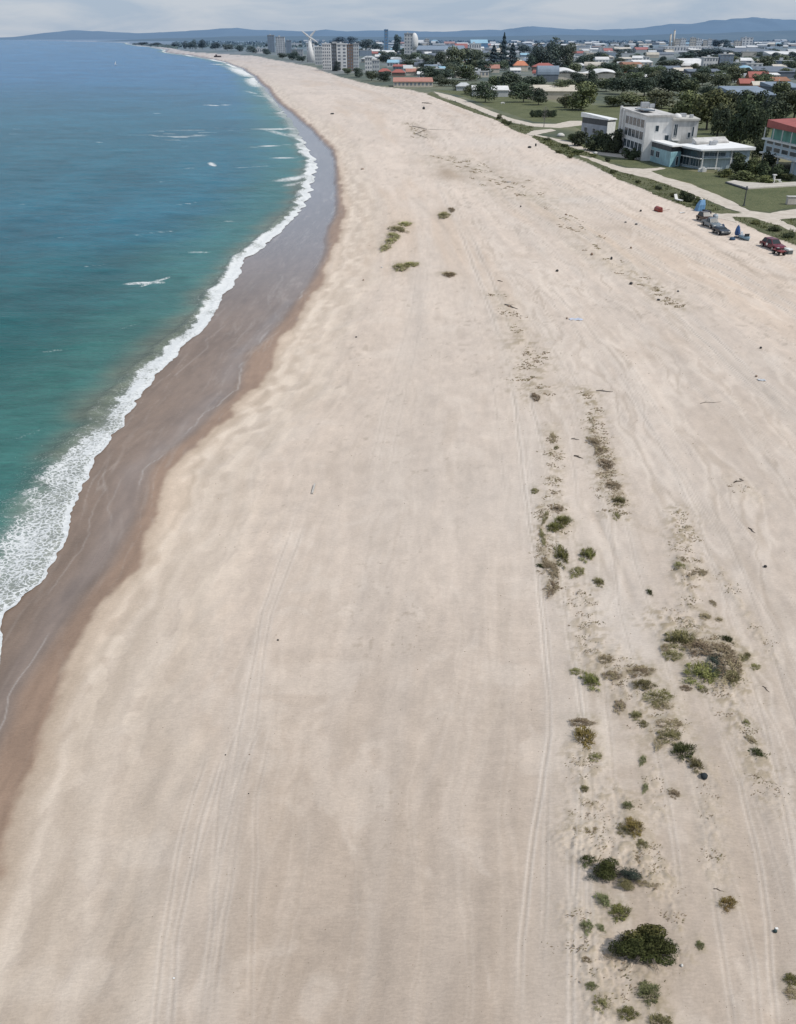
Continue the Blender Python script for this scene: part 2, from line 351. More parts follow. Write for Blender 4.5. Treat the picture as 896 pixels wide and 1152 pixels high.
# sand tone
def grain(X, Y, c, sd):
    out = 0; tot = 1e-6; tgt = np.log(np.maximum(c * 2.6, .12))
    for sc in (.13, .3, .7, 1.6, 3.6, 8.):
        w_ = np.maximum(0, 1 - np.abs(math.log(sc) - tgt) / .85); out = out + w_ * fbm(X / sc, Y / (sc * 1.15), 3, sd); tot = tot + w_
    return out / tot
n1 = fbm(XX / 7, YY / 10, 5, 101); n2 = fbm(Q / 1.5, YY / 30, 4, 111); n3 = fbm(XX / .9, YY / 1.1, 4, 121); n4 = fbm(XX / 30, YY / 40, 3, 131)
C = np.tile(np.array([.580, .490, .410]), (len(YY), 1))
C = lerp(C, (.540, .465, .398), sstep(4, 16, Q) * (1 - sstep(30, 60, Q)) * .9)
C = lerp(C, (.640, .520, .405), (1 - sstep(0, 9, XX - D)) * .75)
C = lerp(C, (.370, .304, .245), (1 - sstep(15, 58, YY)) * .88)  # lens vignetting painted in: the nearest sand is darkened
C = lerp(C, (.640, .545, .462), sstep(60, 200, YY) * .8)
rip = np.sin((YY + .6 * n1 + .35 * fbm(XX / .8, YY / .8, 2, 107)) * 9 + XX * 1.1) * sstep(.05, .35, fbm(XX / 6, YY / 9, 3, 109)) * sstep(0, 12, 70 - YY)
C *= (1 + .08 * n1 + .05 * n2 + .10 * n3 + .08 * n4 + .022 * rip)[:, None]
n5 = fbm(XX / 2.1 + 3 * n1, YY / 2.9, 4, 141)
C = lerp(C, (.64, .565, .49), sstep(.12, .5, n5) * .30 * sstep(0, 3, XX - D))
n6 = fbm(Q / 1.1, YY / 9, 4, 151)
C = lerp(C, (.36, .295, .235), sstep(.18, .6, n6) * .20 * sstep(3, 9, Q))
bnd = fbm(Q / 5.5 + 7, YY / 90, 4, 157); bnd2 = fbm(Q / 2.6 + 3, YY / 60, 3, 158)
C = lerp(C, (.56, .445, .345), sstep(.05, .45, bnd) * .55 * sstep(60, 140, YY)); C = lerp(C, (.51, .445, .385), sstep(.05, .4, -bnd2) * .30)
C *= np.array([.985, .966, .948])
# cusps and swash marks above the wet line
dd = XX - D
wob = fbm(XX / 3.4, YY / 5, 4, 161)
cz = np.sin(dd * 1.5 + 5.5 * wob + 2.2 * n1); near_ = (1 - sstep(3, 11, dd + 2 * n1)) * sstep(.3, 1.5, dd) * (.55 + .45 * sstep(38, 75, YY))
C = lerp(C, (.78, .66, .535), sstep(.15, .5, cz) * near_ * .5 * (.5 + .8 * vnoise(XX / 2.3, YY / 3, 166)))
C = lerp(C, (.43, .345, .26), sstep(.4, .6, -cz) * near_ * .30)
for off, wdt, amt in ((1.2, .4, .35), (3.2, .7, .30), (6.0, 1.0, .26)):
    k = np.exp(-((dd - off - 2.2 * wob) / wdt) ** 2)
    C = lerp(C, (.40, .325, .25), k * amt)
    k = np.exp(-((dd - off - .9 - 2.2 * wob) / (wdt * 1.3)) ** 2)
    C = lerp(C, (.68, .585, .485), k * amt * .9)
# ridge shading put into the colour, and wheel-worn lines, parallel to the shore
r1 = np.abs(fbm(Q / 2.2 + .5 * n1, YY / 34, 4, 143)); r2 = np.abs(fbm(Q / 1.0 + 40, YY / 22, 3, 145)); r3 = np.abs(fbm(XX / 5 + .7 * n1, YY / 9, 4, 147))
eq = sstep(20, 25, Q)
C = lerp(C, (.42, .345, .275), np.exp(-(r1 / .035) ** 2) * (.18 + .55 * eq) * sstep(2, 6, Q) * (.3 + .9 * vnoise(XX / 6, YY / 11, 148)))
C = lerp(C, (.42, .345, .275), np.exp(-(r2 / .05) ** 2) * (.12 + .46 * eq) * sstep(4, 9, Q) * vnoise(XX / 5, YY / 9, 149))
C = lerp(C, (.70, .61, .52), np.exp(-((r1 - .09) / .045) ** 2) * (.10 + .25 * eq) * sstep(2, 6, Q))
C = lerp(C, (.44, .365, .29), np.exp(-(r3 / .03) ** 2) * .20 * sstep(2, 6, Q) * vnoise(XX / 4, YY / 6, 144))
fl = grain(XX, YY, cell * 1.3, 146)
C = lerp(C, (.33, .27, .21), sstep(.32, .55, fl) * .5 * sstep(3, 8, Q) * sstep(.45, .75, vnoise(XX / 5, YY / 7, 142)))
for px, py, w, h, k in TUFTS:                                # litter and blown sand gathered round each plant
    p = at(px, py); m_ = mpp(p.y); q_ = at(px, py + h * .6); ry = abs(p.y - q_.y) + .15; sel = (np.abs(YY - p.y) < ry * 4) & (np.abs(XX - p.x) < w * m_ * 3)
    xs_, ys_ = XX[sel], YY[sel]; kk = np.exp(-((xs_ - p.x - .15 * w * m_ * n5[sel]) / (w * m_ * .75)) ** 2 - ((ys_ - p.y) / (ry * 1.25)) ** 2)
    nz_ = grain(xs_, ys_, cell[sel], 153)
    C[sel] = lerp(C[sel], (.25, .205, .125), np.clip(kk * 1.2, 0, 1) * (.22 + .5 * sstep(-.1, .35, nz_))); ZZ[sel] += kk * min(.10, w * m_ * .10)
# pit of darker sand, a few hollows
for px, py, rx, ry, a in ((504, 194, 17, 7, .95), (512, 198, 26, 5, .5), (480, 182, 30, 3, .25), (590, 287, 26, 4, .3), (700, 255, 40, 5, .25), (760, 385, 30, 8, .25), (825, 480, 60, 30, .16), (850, 690, 40, 50, .15),
                          (720, 400, 34, 8, .2), (190, 1075, 46, 36, .10), (320, 810, 60, 60, .12), (340, 890, 60, 70, .12), (285, 1090, 40, 80, .12)):
    p = at(px, py); p2 = at(px, py + ry); m = mpp(p.y)
    k = np.exp(-(((XX - p.x) / (rx * m)) ** 2 + ((YY - p.y) / max(abs(p.y - p2.y), .5)) ** 2) * (1 + .8 * n1 + .5 * n3))
    C = lerp(C, (.36, .275, .20), k * a)
# pale scuffs
for px, py, rx, ry, a in ((640, 225, 60, 5, .4), (560, 160, 50, 6, .3), (660, 190, 70, 8, .35), (470, 230, 30, 10, .2), (700, 700, 40, 90, .3), (560, 560, 90, 50, .12)):
    p = at(px, py); p2 = at(px, py + ry); m = mpp(p.y)
    k = np.exp(-(((XX - p.x) / (rx * m)) ** 2 + ((YY - p.y) / abs(p.y - p2.y)) ** 2))
    C = lerp(C, (.60, .55, .50), k * a)
# shadow lines of low sand ridges, painted dark along a shallow groove
for pl, hw_, a_ in (([(792, 560), (815, 600), (842, 640), (868, 678), (900, 725)], .55, .55), ([(700, 215), (760, 250), (830, 292), (900, 338)], .5, .45), ([(640, 195), (690, 222), (735, 247)], .5, .4), ([(690, 300), (745, 345), (800, 392), (850, 432), (900, 478)], .4, .5),
                    ([(530, 270), (560, 330), (590, 385)], .7, .3), ([(470, 140), (482, 150), (490, 160)], .9, .5), ([(455, 215), (500, 255), (530, 300)], .6, .25), ([(660, 560), (700, 640), (716, 690)], .25, .3), ([(815, 640), (850, 700), (880, 770), (896, 830)], .3, .35)):
    cen, par = pdist(XX, YY, [tuple(at(a, b)[:2]) for a, b in pl])
    k = np.exp(-((cen + .5 * n5 * hw_) / np.maximum(hw_, cell * .8)) ** 2) * sstep(0, .15, par) * (1 - sstep(.8, 1, par)) * (.45 + .8 * vnoise(XX / 3, YY / 5, 177))
    C = lerp(C, (.34, .275, .215), np.clip(k * a_, 0, 1)); ZZ -= .05 * k * (cell < .4)
# wheel tracks
sand_m = sstep(0, 3, dd) * sstep(-2, 2, E - XX)
for pl, g, amt in TRACKS:
    P = [at(px, py) for px, py in pl]
    cen, par = pdist(XX, YY, [(p.x, p.y) for p in P])
    sg = np.maximum(.055, cell * .5)
    fade = sstep(0, .15, par) * (1 - sstep(.8, 1, par)) * sstep(.08, .6, vnoise(YY / 7, XX / 4 + g * 50, 7))
    wv = .22 * fbm(XX / 5, YY / 7, 3, 171)
    k = np.exp(-((cen + wv - g) / sg) ** 2); k2 = np.exp(-((cen + wv - g - 2.1 * sg) / sg) ** 2) + np.exp(-((cen + wv - g + 2.1 * sg) / sg) ** 2)
    k = k * fade * amt * sand_m; k2 = k2 * fade * amt * sand_m
    ZZ -= .022 * k * (cell < .4); ZZ += .012 * k2 * (cell < .4)
    C = lerp(C, (.33, .275, .225), np.clip(k * .62, 0, 1)); C = lerp(C, (.70, .63, .56), np.clip(k2 * .36, 0, 1))
    C = lerp(C, (.57, .51, .45), np.exp(-(cen / (g * 1.5)) ** 4) * .14 * amt * sand_m)
# trampled, stem-strewn bands
lump0 = grain(XX, YY, cell * 1.1, 181)
for pl, hw, dn in DEBRIS:
    P = [at(px, py) for px, py in pl]
    cen, par = pdist(XX, YY, [(p.x, p.y) for p in P])
    k = np.exp(-(cen / (hw * 1.5)) ** 2) * sand_m
    lump = lump0
    ZZ += k * (.11 * lump + .05) * (cell < .3)
    C = lerp(C, (.27, .215, .14), np.clip(k * sstep(.02, .28, lump + .3 * n3) * .85 * min(dn, 1.3), 0, 1))
    C = lerp(C, (.50, .42, .33), k * .3)
# wet sand
wet = 1 - sstep(-.25, .4, dd + .9 * wob + .25 * n3)
inwash = np.clip((XX - F) / np.maximum(S - F, .2), 0, 1)
wcol = lerp(np.tile(np.array([.218, .158, .118]), (len(YY), 1)), (.235, .178, .142), sstep(.2, .9, inwash))
wcol = lerp(wcol, (.300, .205, .145), sstep(0, 1.2, XX - S))
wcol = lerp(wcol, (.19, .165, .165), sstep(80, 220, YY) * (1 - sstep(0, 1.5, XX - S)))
wn = fbm(Q / .5, YY / 3, 4, 191); wl = np.abs(fbm((XX - F) / 1.1 + .8 * n1, YY / 16, 3, 197)); wcol = lerp(wcol, (.40, .345, .30), np.exp(-(wl / .045) ** 2) * .38 * vnoise(XX / 3, YY / 7, 198)); wcol *= (1 + .16 * wn + .14 * n1 + .08 * n3)[:, None]
C = lerp(C, (.40, .31, .23), (1 - sstep(.2, 1.6, dd + 1.1 * wob)) * .55)
for i in range(len(C)) if False else (): pass
C = C + (wcol - C) * wet[:, None]
# thin lines of left-over foam on the wet sand
for ph, amt in ((.30, .16), (.62, .14), (1.0, .30)):
    c0 = F + (S - F) * ph + 1.1 * fbm(YY / 6, YY * 0 + ph * 9, 4, 201) * np.minimum(1, (S - F) / 5)
    k = np.exp(-((XX - c0) / np.maximum(.045, cell * .5)) ** 2) * sstep(.5, .8, vnoise(YY / 5, YY * 0 + ph * 31, 211)) * (YY < 330)
    C = lerp(C, (.62, .58, .54), k * amt)
sheen = wet * (1 - sstep(-.3, .6, XX - S + .4 * wob))
sheen = np.maximum(sheen * (.16 + .48 * np.exp(-((XX - S + .8) / 1.3) ** 2)) * (.6 + .6 * vnoise(XX / 2, YY / 4, 199)), sheen * sstep(70, 170, YY))
sheen = np.clip(sheen, 0, 1)
# land behind the beach
lnd = sstep(-.25, .25, (XX - E) / np.maximum(cell * 1.5, .5) + .6 * n3 + .5 * n5)
g1 = fbm(XX / 18, YY / 26, 5, 221); g2 = fbm(XX / 60, YY / 140, 4, 231)
L = np.tile(np.array([.115, .118, .052]), (len(YY), 1))
L = lerp(L, (.205, .185, .095), sstep(.0, .6, g1)); L = lerp(L, (.062, .072, .034), sstep(.0, .5, -g1))
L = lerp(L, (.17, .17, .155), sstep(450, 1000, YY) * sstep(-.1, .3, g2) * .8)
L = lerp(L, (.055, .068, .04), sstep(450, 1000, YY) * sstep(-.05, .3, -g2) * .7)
C = C + (L - C) * lnd[:, None]
C = np.clip(C, .01, .9)

t = NT("beach_sand"); p = t.pos()
col = t.attr("tone").outputs['Color']; wt = t.attr("wet").outputs['Fac']; shn = t.attr("sheen").outputs['Fac']; lane_uv = t.attr("lane").outputs['Vector']
f1 = t.noise(p, 9, 5, .65); f2 = t.noise(t.scaled(p, 1.1, 3.6), 3.2, 4, .6, .4); f3 = t.noise(t.scaled(lane_uv, 2.6, .35), 1., 4, .6)
dryf = t.math('SUBTRACT', 1., wt)
m = t.ramp(f1, .3, .7, .955, 1.035); m = t.math('MULTIPLY', m, t.ramp(f2, .3, .72, .93, 1.045)); m = t.math('MULTIPLY', m, t.ramp(f3, .3, .7, .965, 1.03))
cb = t.n('ShaderNodeCombineColor')
for i in range(3): t.l(m, cb.inputs[i])
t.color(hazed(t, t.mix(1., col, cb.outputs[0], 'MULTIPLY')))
t.rough(t.mix(shn, t.mix(wt, (.95, .95, .95), (.55, .55, .55)), (.16, .16, .16)))
t.l(t.ramp(shn, 0, 1, .25, .5), t.b.inputs['Specular IOR Level'])
h = t.math('ADD', t.math('MULTIPLY', f1, .6), t.math('MULTIPLY', f2, 1.0)); h = t.math('MULTIPLY', h, t.ramp(shn, 0, .6, 1., .06))
t.bump(h, .03, .7)
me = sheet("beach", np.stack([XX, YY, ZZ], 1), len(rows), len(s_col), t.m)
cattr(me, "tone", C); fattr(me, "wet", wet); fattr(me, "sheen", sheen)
a = me.attributes.new("lane", 'FLOAT_VECTOR', 'POINT'); a.data.foreach_set("vector", np.stack([Q, YY, YY * 0], 1).astype(np.float32).ravel())
tag(link("ground", me), kind="structure")
ZG = ZZ.reshape(len(rows), len(s_col))
def gz(x, y):
    r_ = min(max(int(np.searchsorted(rows, y)) - 1, 0), len(rows) - 2); fy = (y - rows[r_]) / (rows[r_ + 1] - rows[r_]); s_ = x / (y * .51 + 6.5)
    c_ = min(max(int(np.searchsorted(s_col, s_)) - 1, 0), len(s_col) - 2); fx = (s_ - s_col[c_]) / (s_col[c_ + 1] - s_col[c_])
    return float((ZG[r_, c_] * (1 - fx) + ZG[r_, c_ + 1] * fx) * (1 - fy) + (ZG[r_ + 1, c_] * (1 - fx) + ZG[r_ + 1, c_ + 1] * fx) * fy)

# ------------------------------------------------------------------ sea
wrows = np.array([-20, -8, 0, 4, 8] + yrows(1400, 720, 8) + yrows(720, 130, 1.3) + yrows(130, 47, .7) + [at(448, p).y for p in (46, 45, 44, 43.4, 42.9)] + [45000, 80000])
u = np.concatenate([np.linspace(0, .30, 170) ** 1.25, np.linspace(.30 ** 1.25, 2.3, 330)[1:], np.geomspace(2.4, 14, 16)])
WY = np.repeat(wrows, len(u)); WU = np.tile(u, len(wrows))
jit = (.75 * fbm(WY / 4.5, WY * 0 + 3, 4, 301) + .25 * fbm(WY / .9, WY * 0 + 9, 3, 305)) * sstep(-5, 30, WY) * (1 + sstep(80, 300, WY) * 1.2)
WF = FRONT(np.maximum(WY, 5)) + jit
WD = WU * (np.abs(WY) * .51 + 6.5)
WX = WF - WD
wc = np.maximum(WY * .51 + 6.5, 1) * .0035
far = sstep(60, 1200, WY)
big = fbm(WX / 14, WY / 9, 4, 311); chop = fbm(WX / 3.2 + .6 * big, WY / 1.9, 4, 321)
WZ = -1.155 + .12 * np.sin((WD + 4 * big) / 4.2) * sstep(8, 20, WD) * (1 - sstep(40, 110, WD)) * (1 - sstep(150, 420, WY)) + (.16 * fbm(WX / 9, WY / 5, 3, 331) + .05 * chop) * sstep(1.5, 14, WD) * (1 - sstep(200, 600, WY)) - .01 * sstep(0, 1, WD)
fw = np.interp(WY, [0, 30, 52, 62, 75, 100, 150, 230, 400, 2000], [9, 7.5, 6.2, 4.2, 3.0, 2.4, 2.3, 2.6, 4, 9])
WZ += .30 * np.exp(-((WD - fw * .95 + .8 * big) / (fw * .28)) ** 2) * (1 - sstep(300, 600, WY)) + .10 * sstep(.1, .8, WD) * (1 - sstep(1, 3, WD))
sed = np.tile(np.array([.155, .138, .100]), (len(WY), 1))
teal = np.tile(np.array([.014, .105, .103]), (len(WY), 1))
mid = np.array([.018, .128, .186]); deep = np.array([.036, .148, .290])
cw = lerp(teal, mid, sstep(75, 190, WY + 30 * fbm(WX / 60, WY / 60, 3, 341)))
cw = lerp(cw, deep, sstep(220, 900, WY))  # bluer with distance: sky reflection and haze put into the water colour
cw = lerp(cw, (.012, .085, .115), sstep(10, 60, WD) * .35 * (1 - far))
cw = lerp(cw, (.055, .175, .150), (1 - sstep(2, 26, WD + 5 * big)) * .75)
cw = lerp(cw, (.17, .175, .130), np.clip((1 - sstep(1.5, 7.0, WD + 2.5 * big)) * .80 * (1 - .5 * sstep(200, 400, WY)), 0, 1))
swell = np.sin((WD + 4 * big) / 4.2) * sstep(6, 20, WD) * (1 - sstep(40, 110, WD)) * (1 - sstep(150, 420, WY)); wind = fbm(WX / 70, WY / 40, 4, 343)
cw *= (1 + .18 * big + .18 * chop * (1 - far) + .07 * swell + .20 * wind)[:, None]
fw = np.interp(WY, [0, 30, 52, 62, 75, 100, 150, 230, 400, 2000], [9, 7.5, 6.2, 4.2, 3.0, 2.4, 2.3, 2.6, 4, 9]) * (.55 + .75 * vnoise(WY / 11, WY * 0 + 4.4, 387))
fn = fbm(WX / 1.3, WY / 1.3, 4, 351)
body = .57 + .34 * sstep(58, 105, WY)
foam = body * (1 - sstep(.55, 1.3, WD / fw + .45 * fn)) * (1 + .22 * fn)
cw = lerp(cw, (.40, .41, .385), np.clip((1 - sstep(.4, 1.15, WD / fw + .3 * fn)) * .55, 0, 1))
foam = np.maximum(foam, (1 - sstep(.1, 1.0, WD / np.maximum(.75, wc * 3) + .5 * fn)) * .92)
foam *= (1 - sstep(230, 420, WY)) + sstep(230, 420, WY) * sstep(.42, .62, vnoise(WY / 75, WY * 0 + 2.5, 381)) * .9
foam *= .68 + .60 * vnoise(WX / 2.6, WY / 3.4, 383)
for px0, py0, px1, py1, th, a in ((45, 395, 75, 392, .35, .5), (95, 300, 118, 297, .4, .6), (170, 262, 195, 259, .5, .6), (60, 268, 84, 266, .4, .5), (110, 160, 128, 159, .9, .6), (40, 145, 60, 144, 1.0, .6), (165, 128, 186, 127, 1.4, .6), (200, 230, 222, 227, .6, .6), (20, 230, 40, 229, .5, .5), (285, 165, 322, 163, 1.8, .8), (268, 188, 300, 187, 1.4, .6), (0, 500, 60, 478, .5, .35), (20, 480, 110, 440, .4, .25), (60, 505, 120, 470, .35, .35),
        (262, 146, 330, 145, 2.2, .9), (300, 146, 338, 156, 2.4, .6), (305, 178, 332, 177, 1.6, .9), (318, 203, 347, 198, 3.0, .85), (322, 209, 338, 206, 2, .6),
        (344, 172, 354, 180, 2.0, .9), (350, 184, 353, 194, 1.8, .9), (338, 221, 347, 213, 1.6, .9),
        (143, 319, 182, 318, .75, .95), (160, 322, 190, 312, .5, .7), (212, 284, 236, 284, .5, .95), (232, 118, 246, 119, 2.2, .8), (252, 118, 257, 118, 2.0, .8), (286, 107, 305, 110, 3, .5), (276, 102, 290, 106, 3, .5),
        (207, 189, 223, 189, 1.0, .8), (237, 183, 241, 187, 1.0, .8), (175, 205, 193, 203, .7, .5), (229, 198, 236, 196, .8, .4), (252, 249, 264, 249, .6, .7), (205, 167, 212, 163, .8, .4), (133, 181, 137, 181, 1, .6),
        (150, 264, 160, 266, .5, .5), (0, 325, 20, 325, .4, .3), (130, 372, 160, 362, .35, .4), (190, 285, 212, 284, .35, .35), (262, 248, 230, 250, .35, .3), (236, 72, 262, 73, 9, .7), (262, 76, 282, 86, 9, .8), (280, 88, 290, 98, 6, .7), (250, 73, 275, 82, 8, .5), (296, 104, 318, 123, 3, .5),
        (30, 300, 60, 298, .3, .2), (60, 380, 80, 377, .3, .25), (100, 240, 116, 239, .5, .25), (60, 200, 80, 199, .6, .2), (90, 330, 104, 328, .3, .3)):
    A, B = at(px0, py0, -1.15), at(px1, py1, -1.15)
    dist, par = pdist(WX, WY, [(A.x, A.y), (B.x, B.y)])
    k = np.exp(-((dist + .5 * th * fn) / (th * 1.25)) ** 2) * min(1, a * 1.25)
    foam = np.maximum(foam, k * (.85 + .35 * fn) * (.72 + .28 * np.sin(np.pi * np.clip(par, .02, .98))))
foam = np.maximum(foam, .55 * sstep(.62, .8, vnoise(WX / 7, WY / 2.2, 361)) * sstep(.5, .8, vnoise(WX / 60, WY / 70, 371)) * sstep(14, 40, WD) * sstep(90, 150, WY) * (1 - sstep(400, 900, WY)))
foam = np.maximum(foam, .34 * (1 - sstep(.9, 3.4, WD / fw + .5 * fn)))

t = NT("sea_water"); p = t.pos()
col = t.attr("tone").outputs['Color']; fo = t.attr("foam").outputs['Fac']
lace = t.n('ShaderNodeTexVoronoi', feature='DISTANCE_TO_EDGE'); lace.inputs['Scale'].default_value = 2.6
wrp = t.n('ShaderNodeVectorMath', operation='ADD'); nn = t.n('ShaderNodeTexNoise'); nn.inputs['Scale'].default_value = 1.7; nn.inputs['Detail'].default_value = 4
sc_ = t.n('ShaderNodeVectorMath', operation='SCALE'); sc_.inputs['Scale'].default_value = .9
t.l(p, nn.inputs['Vector']); t.l(nn.outputs['Color'], sc_.inputs[0]); t.l(p, wrp.inputs[0]); t.l(sc_.outputs[0], wrp.inputs[1]); t.l(wrp.outputs[0], lace.inputs['Vector'])
lc = t.ramp(lace.outputs['Distance'], 0., .22, 1., 0.)
n_a = t.noise(t.scaled(p, 1, 1.6), 1.8, 6, .7, .5)
thr = t.math('ADD', t.math('MULTIPLY', lc, .30), t.math('MULTIPLY', n_a, .72))
ff = t.ramp(t.math('ADD', thr, fo), .95, 1.22)
ff = t.math('MULTIPLY', ff, t.ramp(fo, .02, .2))
tint = t.math('ADD', t.math('MULTIPLY', t.noise(t.scaled(p, .35, 1.1), .35, 5, .6), .5), t.math('MULTIPLY', t.noise(t.scaled(p, .5, 1.5), 1.5, 4, .65, .6), .5))
base = t.mix(1., col, t.mix(t.ramp(tint, .3, .7), (.76, .78, .80), (1.20, 1.18, 1.16)), 'MULTIPLY')
t.color(t.mix(ff, base, t.mix(n_a, (.56, .58, .58), (.78, .79, .78))))
t.rough(t.mix(ff, (.26, .26, .26), (.9, .9, .9)))
t.b.inputs['IOR'].default_value = 1.33; t.b.inputs['Specular IOR Level'].default_value = .24
w1 = t.noise(t.scaled(p, .5, 1.5), 1.5, 6, .66, .6); w2 = t.noise(t.scaled(p, .4, 1.), .25, 4, .6)
t.bump(t.math('ADD', t.math('ADD', t.math('MULTIPLY', w1, .75), t.math('MULTIPLY', w2, 1.3)), t.math('MULTIPLY', ff, .12)), 1., .55)
me = sheet("sea", np.stack([WX, WY, WZ], 1)[:, :], len(wrows), len(u), t.m)
me.flip_normals()
cattr(me, "tone", np.clip(cw, 0, 1)); fattr(me, "foam", np.clip(foam, 0, 1))
tag(link("sea", me), kind="structure")

# ------------------------------------------------------------------ hills on the horizon
def hills(Y, prof, dark, light, depth, seed, base=-6):
    xs = np.linspace(prof[0][0], prof[-1][0], 420)
    ys = np.interp(xs, [a for a, b in prof], [b for a, b in prof])
    nr = 26; V = []
    for r in range(nr):
        k = r / (nr - 1)
        for x, y in zip(xs, ys):
            top = upto(x, y, Y + depth * .5)
            prof_k = math.sin(k * math.pi) ** .9 if k < .5 else 1 - .9 * (k - .5)
            V.append((top.x, Y + depth * k, prof_k * (top.z - base) + base))
    V = np.array(V)
    rough = fbm(V[:, 0] / 500, V[:, 1] / 500, 5, seed) * .18 + fbm(V[:, 0] / 140, V[:, 1] / 140, 3, seed + 3) * .05
    V[:, 2] += (V[:, 2] - base) * rough
    t = NT("hillside"); p = t.pos()
    f = t.math('ADD', t.math('MULTIPLY', t.noise(p, .0016, 6, .65), .6), t.math('MULTIPLY', t.noise(p, .012, 4, .6), .4))
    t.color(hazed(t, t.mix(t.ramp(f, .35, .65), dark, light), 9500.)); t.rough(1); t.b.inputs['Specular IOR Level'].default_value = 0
    o = link("hills", sheet("hills", V, nr, 420, t.m)); tag(o, kind="structure")
hills(15000, [(-700, 40), (-300, 38), (0, 42.6), (44, 41), (67, 37), (87, 35), (134, 36.3), (167, 37.5), (214, 35), (268, 32.3), (280, 33.8), (313, 35.5), (358, 34.6), (369, 33), (387, 35), (436, 34.4),
              (484, 35.8), (540, 34), (567, 33.5), (580, 31), (595, 29.2), (610, 31), (632, 33), (669, 34), (726, 30.8), (770, 27.5), (811, 24), (849, 21.3), (869, 22.6), (896, 24), (1000, 20), (1300, 26), (1900, 30)],
      (.030, .055, .060), (.070, .095, .085), 5000, 401)
hills(8600, [(130, 46), (150, 44.6), (180, 43.2), (260, 41), (330, 40.2), (420, 41), (500, 41.5), (580, 40.5), (640, 39.5), (700, 40.6), (760, 38), (830, 36.5), (900, 35), (1100, 33), (1700, 34)],
      (.028, .048, .036), (.085, .095, .070), 2600, 421)

# ------------------------------------------------------------------ lawns, verges and paths (sheets a few millimetres above each other)
def outline(px, wob=.35, step=1.2, z=.02):
    P = [at(x, y) for x, y in px]; out = []
    for i in range(len(P)):
        a, b = P[i], P[(i + 1) % len(P)]; n = max(1, int((b - a).length / step)); n = min(n, 160)
        for k in range(n):
            q = a.lerp(b, k / n); x = np.array([q.x]); y = np.array([q.y])
            out.append((q.x + wob * float(fbm(x / 2.3, y / 2.3, 3, 501)[0]) * 1.6, q.y + wob * 1.6 * float(fbm(x / 2.3 + 50, y / 2.3, 3, 503)[0]) * 1.8, z))
    return out
def flat(name, px, mat, z, wob=.35, kind="structure"):
    o = outline(px, wob, z=z); me = bpy.data.meshes.new(name); me.from_pydata(o, [], [tuple(range(len(o)))]); me.update(); me.materials.append(mat)
    if me.polygons[0].normal.z < 0: me.flip_normals()
    return tag(link(name, me), kind=kind)
def turf(dark, light, dry):
    t = NT("turf"); p = t.pos(); a = t.noise(p, .12, 5, .65); b = t.noise(p, 1.3, 5, .7)
    c = t.mix(t.ramp(a, .35, .65), dark, light); c = t.mix(t.ramp(b, .45, .75), c, dry); t.color(t.mix(t.ramp(t.noise(p, 4, 3), .3, .7), c, t.mix(.4, c, (.03, .04, .015))))
    t.rough(.95); t.bump(b, .3); return t.m
lawn_m = turf((.070, .088, .030), (.115, .128, .052), (.185, .168, .085))
verge_m = turf((.068, .082, .030), (.105, .112, .045), (.24, .205, .125))
t = NT("pale_path"); p = t.pos()
t.color(t.mix(t.ramp(t.noise(p, .5, 6, .65), .3, .7), (.43, .375, .31), (.56, .50, .43))); t.rough(.95); t.bump(t.noise(p, 6, 4), .03); path_m = t.m

flat("lawn", [(486, 101), (520, 108), (556, 122), (600, 137), (640, 139), (660, 150), (672, 166), (700, 171), (745, 172), (760, 165), (900, 160), (1000, 150), (900, 120), (640, 118), (560, 104)], lawn_m, .012)
flat("lawn", [(730, 191), (748, 188), (783, 193), (817, 196), (860, 196), (1000, 196), (1000, 233), (896, 232), (865, 238), (842, 236), (827, 227), (811, 220), (777, 206), (745, 198)], lawn_m, .016)
flat("lawn", [(659, 174), (682, 174), (700, 175), (724, 182), (742, 186), (726, 188), (707, 188), (690, 183)], lawn_m, .016)
flat("lawn", [(636, 156), (655, 160), (690, 166), (722, 170), (722, 174), (700, 171), (668, 169), (645, 163)], turf((.10, .125, .045), (.16, .17, .07), (.2, .18, .09)), .017)
flat("path", [(488, 103), (506, 107), (522, 112), (538, 119), (556, 126), (575, 133), (600, 139), (625, 139.5), (641, 136), (655, 136), (655, 141), (630, 144), (600, 142.5), (572, 137), (550, 129), (533, 122), (515, 115), (496, 109)], path_m, .022, .2)
flat("path", [(592, 151), (600, 147), (620, 145), (626, 147), (604, 151.5), (640, 159), (668, 170), (698, 173.5), (722, 173), (722, 180), (704, 178.5), (668, 173.5), (640, 165), (622, 157), (604, 154)], path_m, .024, .2)
flat("path", [(651, 174), (657, 174), (686, 184), (704, 189), (724, 190), (744, 188.5), (750, 189.5), (733, 192.5), (748, 199), (777, 207), (811, 221), (827, 228), (842, 237), (865, 239.5), (900, 234), (1000, 234), (1000, 246), (896, 245.5), (878, 247), (897, 257), (1000, 300), (1000, 312), (896, 262), (869, 252), (846, 245),
              (824, 244), (828, 251), (815, 247), (800, 243), (790, 239), (810, 240), (834, 238.5), (818, 234), (798, 226), (778, 218), (757, 210), (735, 202), (714, 197), (695, 192.5), (682, 187), (655, 177)], path_m, .026, .25)
flat("grass_verge", [(486, 103.5), (496, 110), (515, 116), (533, 123), (550, 130), (572, 138), (600, 143.5), (600, 146.5), (590, 151), (578, 146.5), (558, 134.5), (540, 129), (516, 120), (480, 106)], verge_m, .03, .5)
flat("grass_verge", [(598, 152), (612, 154.5), (630, 161), (650, 168), (668, 173.5), (664, 176.5), (650, 174.5), (640, 176.5), (622, 169), (606, 159)], verge_m, .03, .6)
flat("grass_verge", [(650, 177), (658, 178), (682, 187.5), (695, 193), (714, 198), (735, 203), (757, 211), (778, 219), (798, 227), (818, 235), (833, 239), (812, 240.5), (798, 239.5), (785, 238), (759, 226), (744, 222), (721, 211.5), (698, 202.5), (676, 190.5)], verge_m, .03, .6)
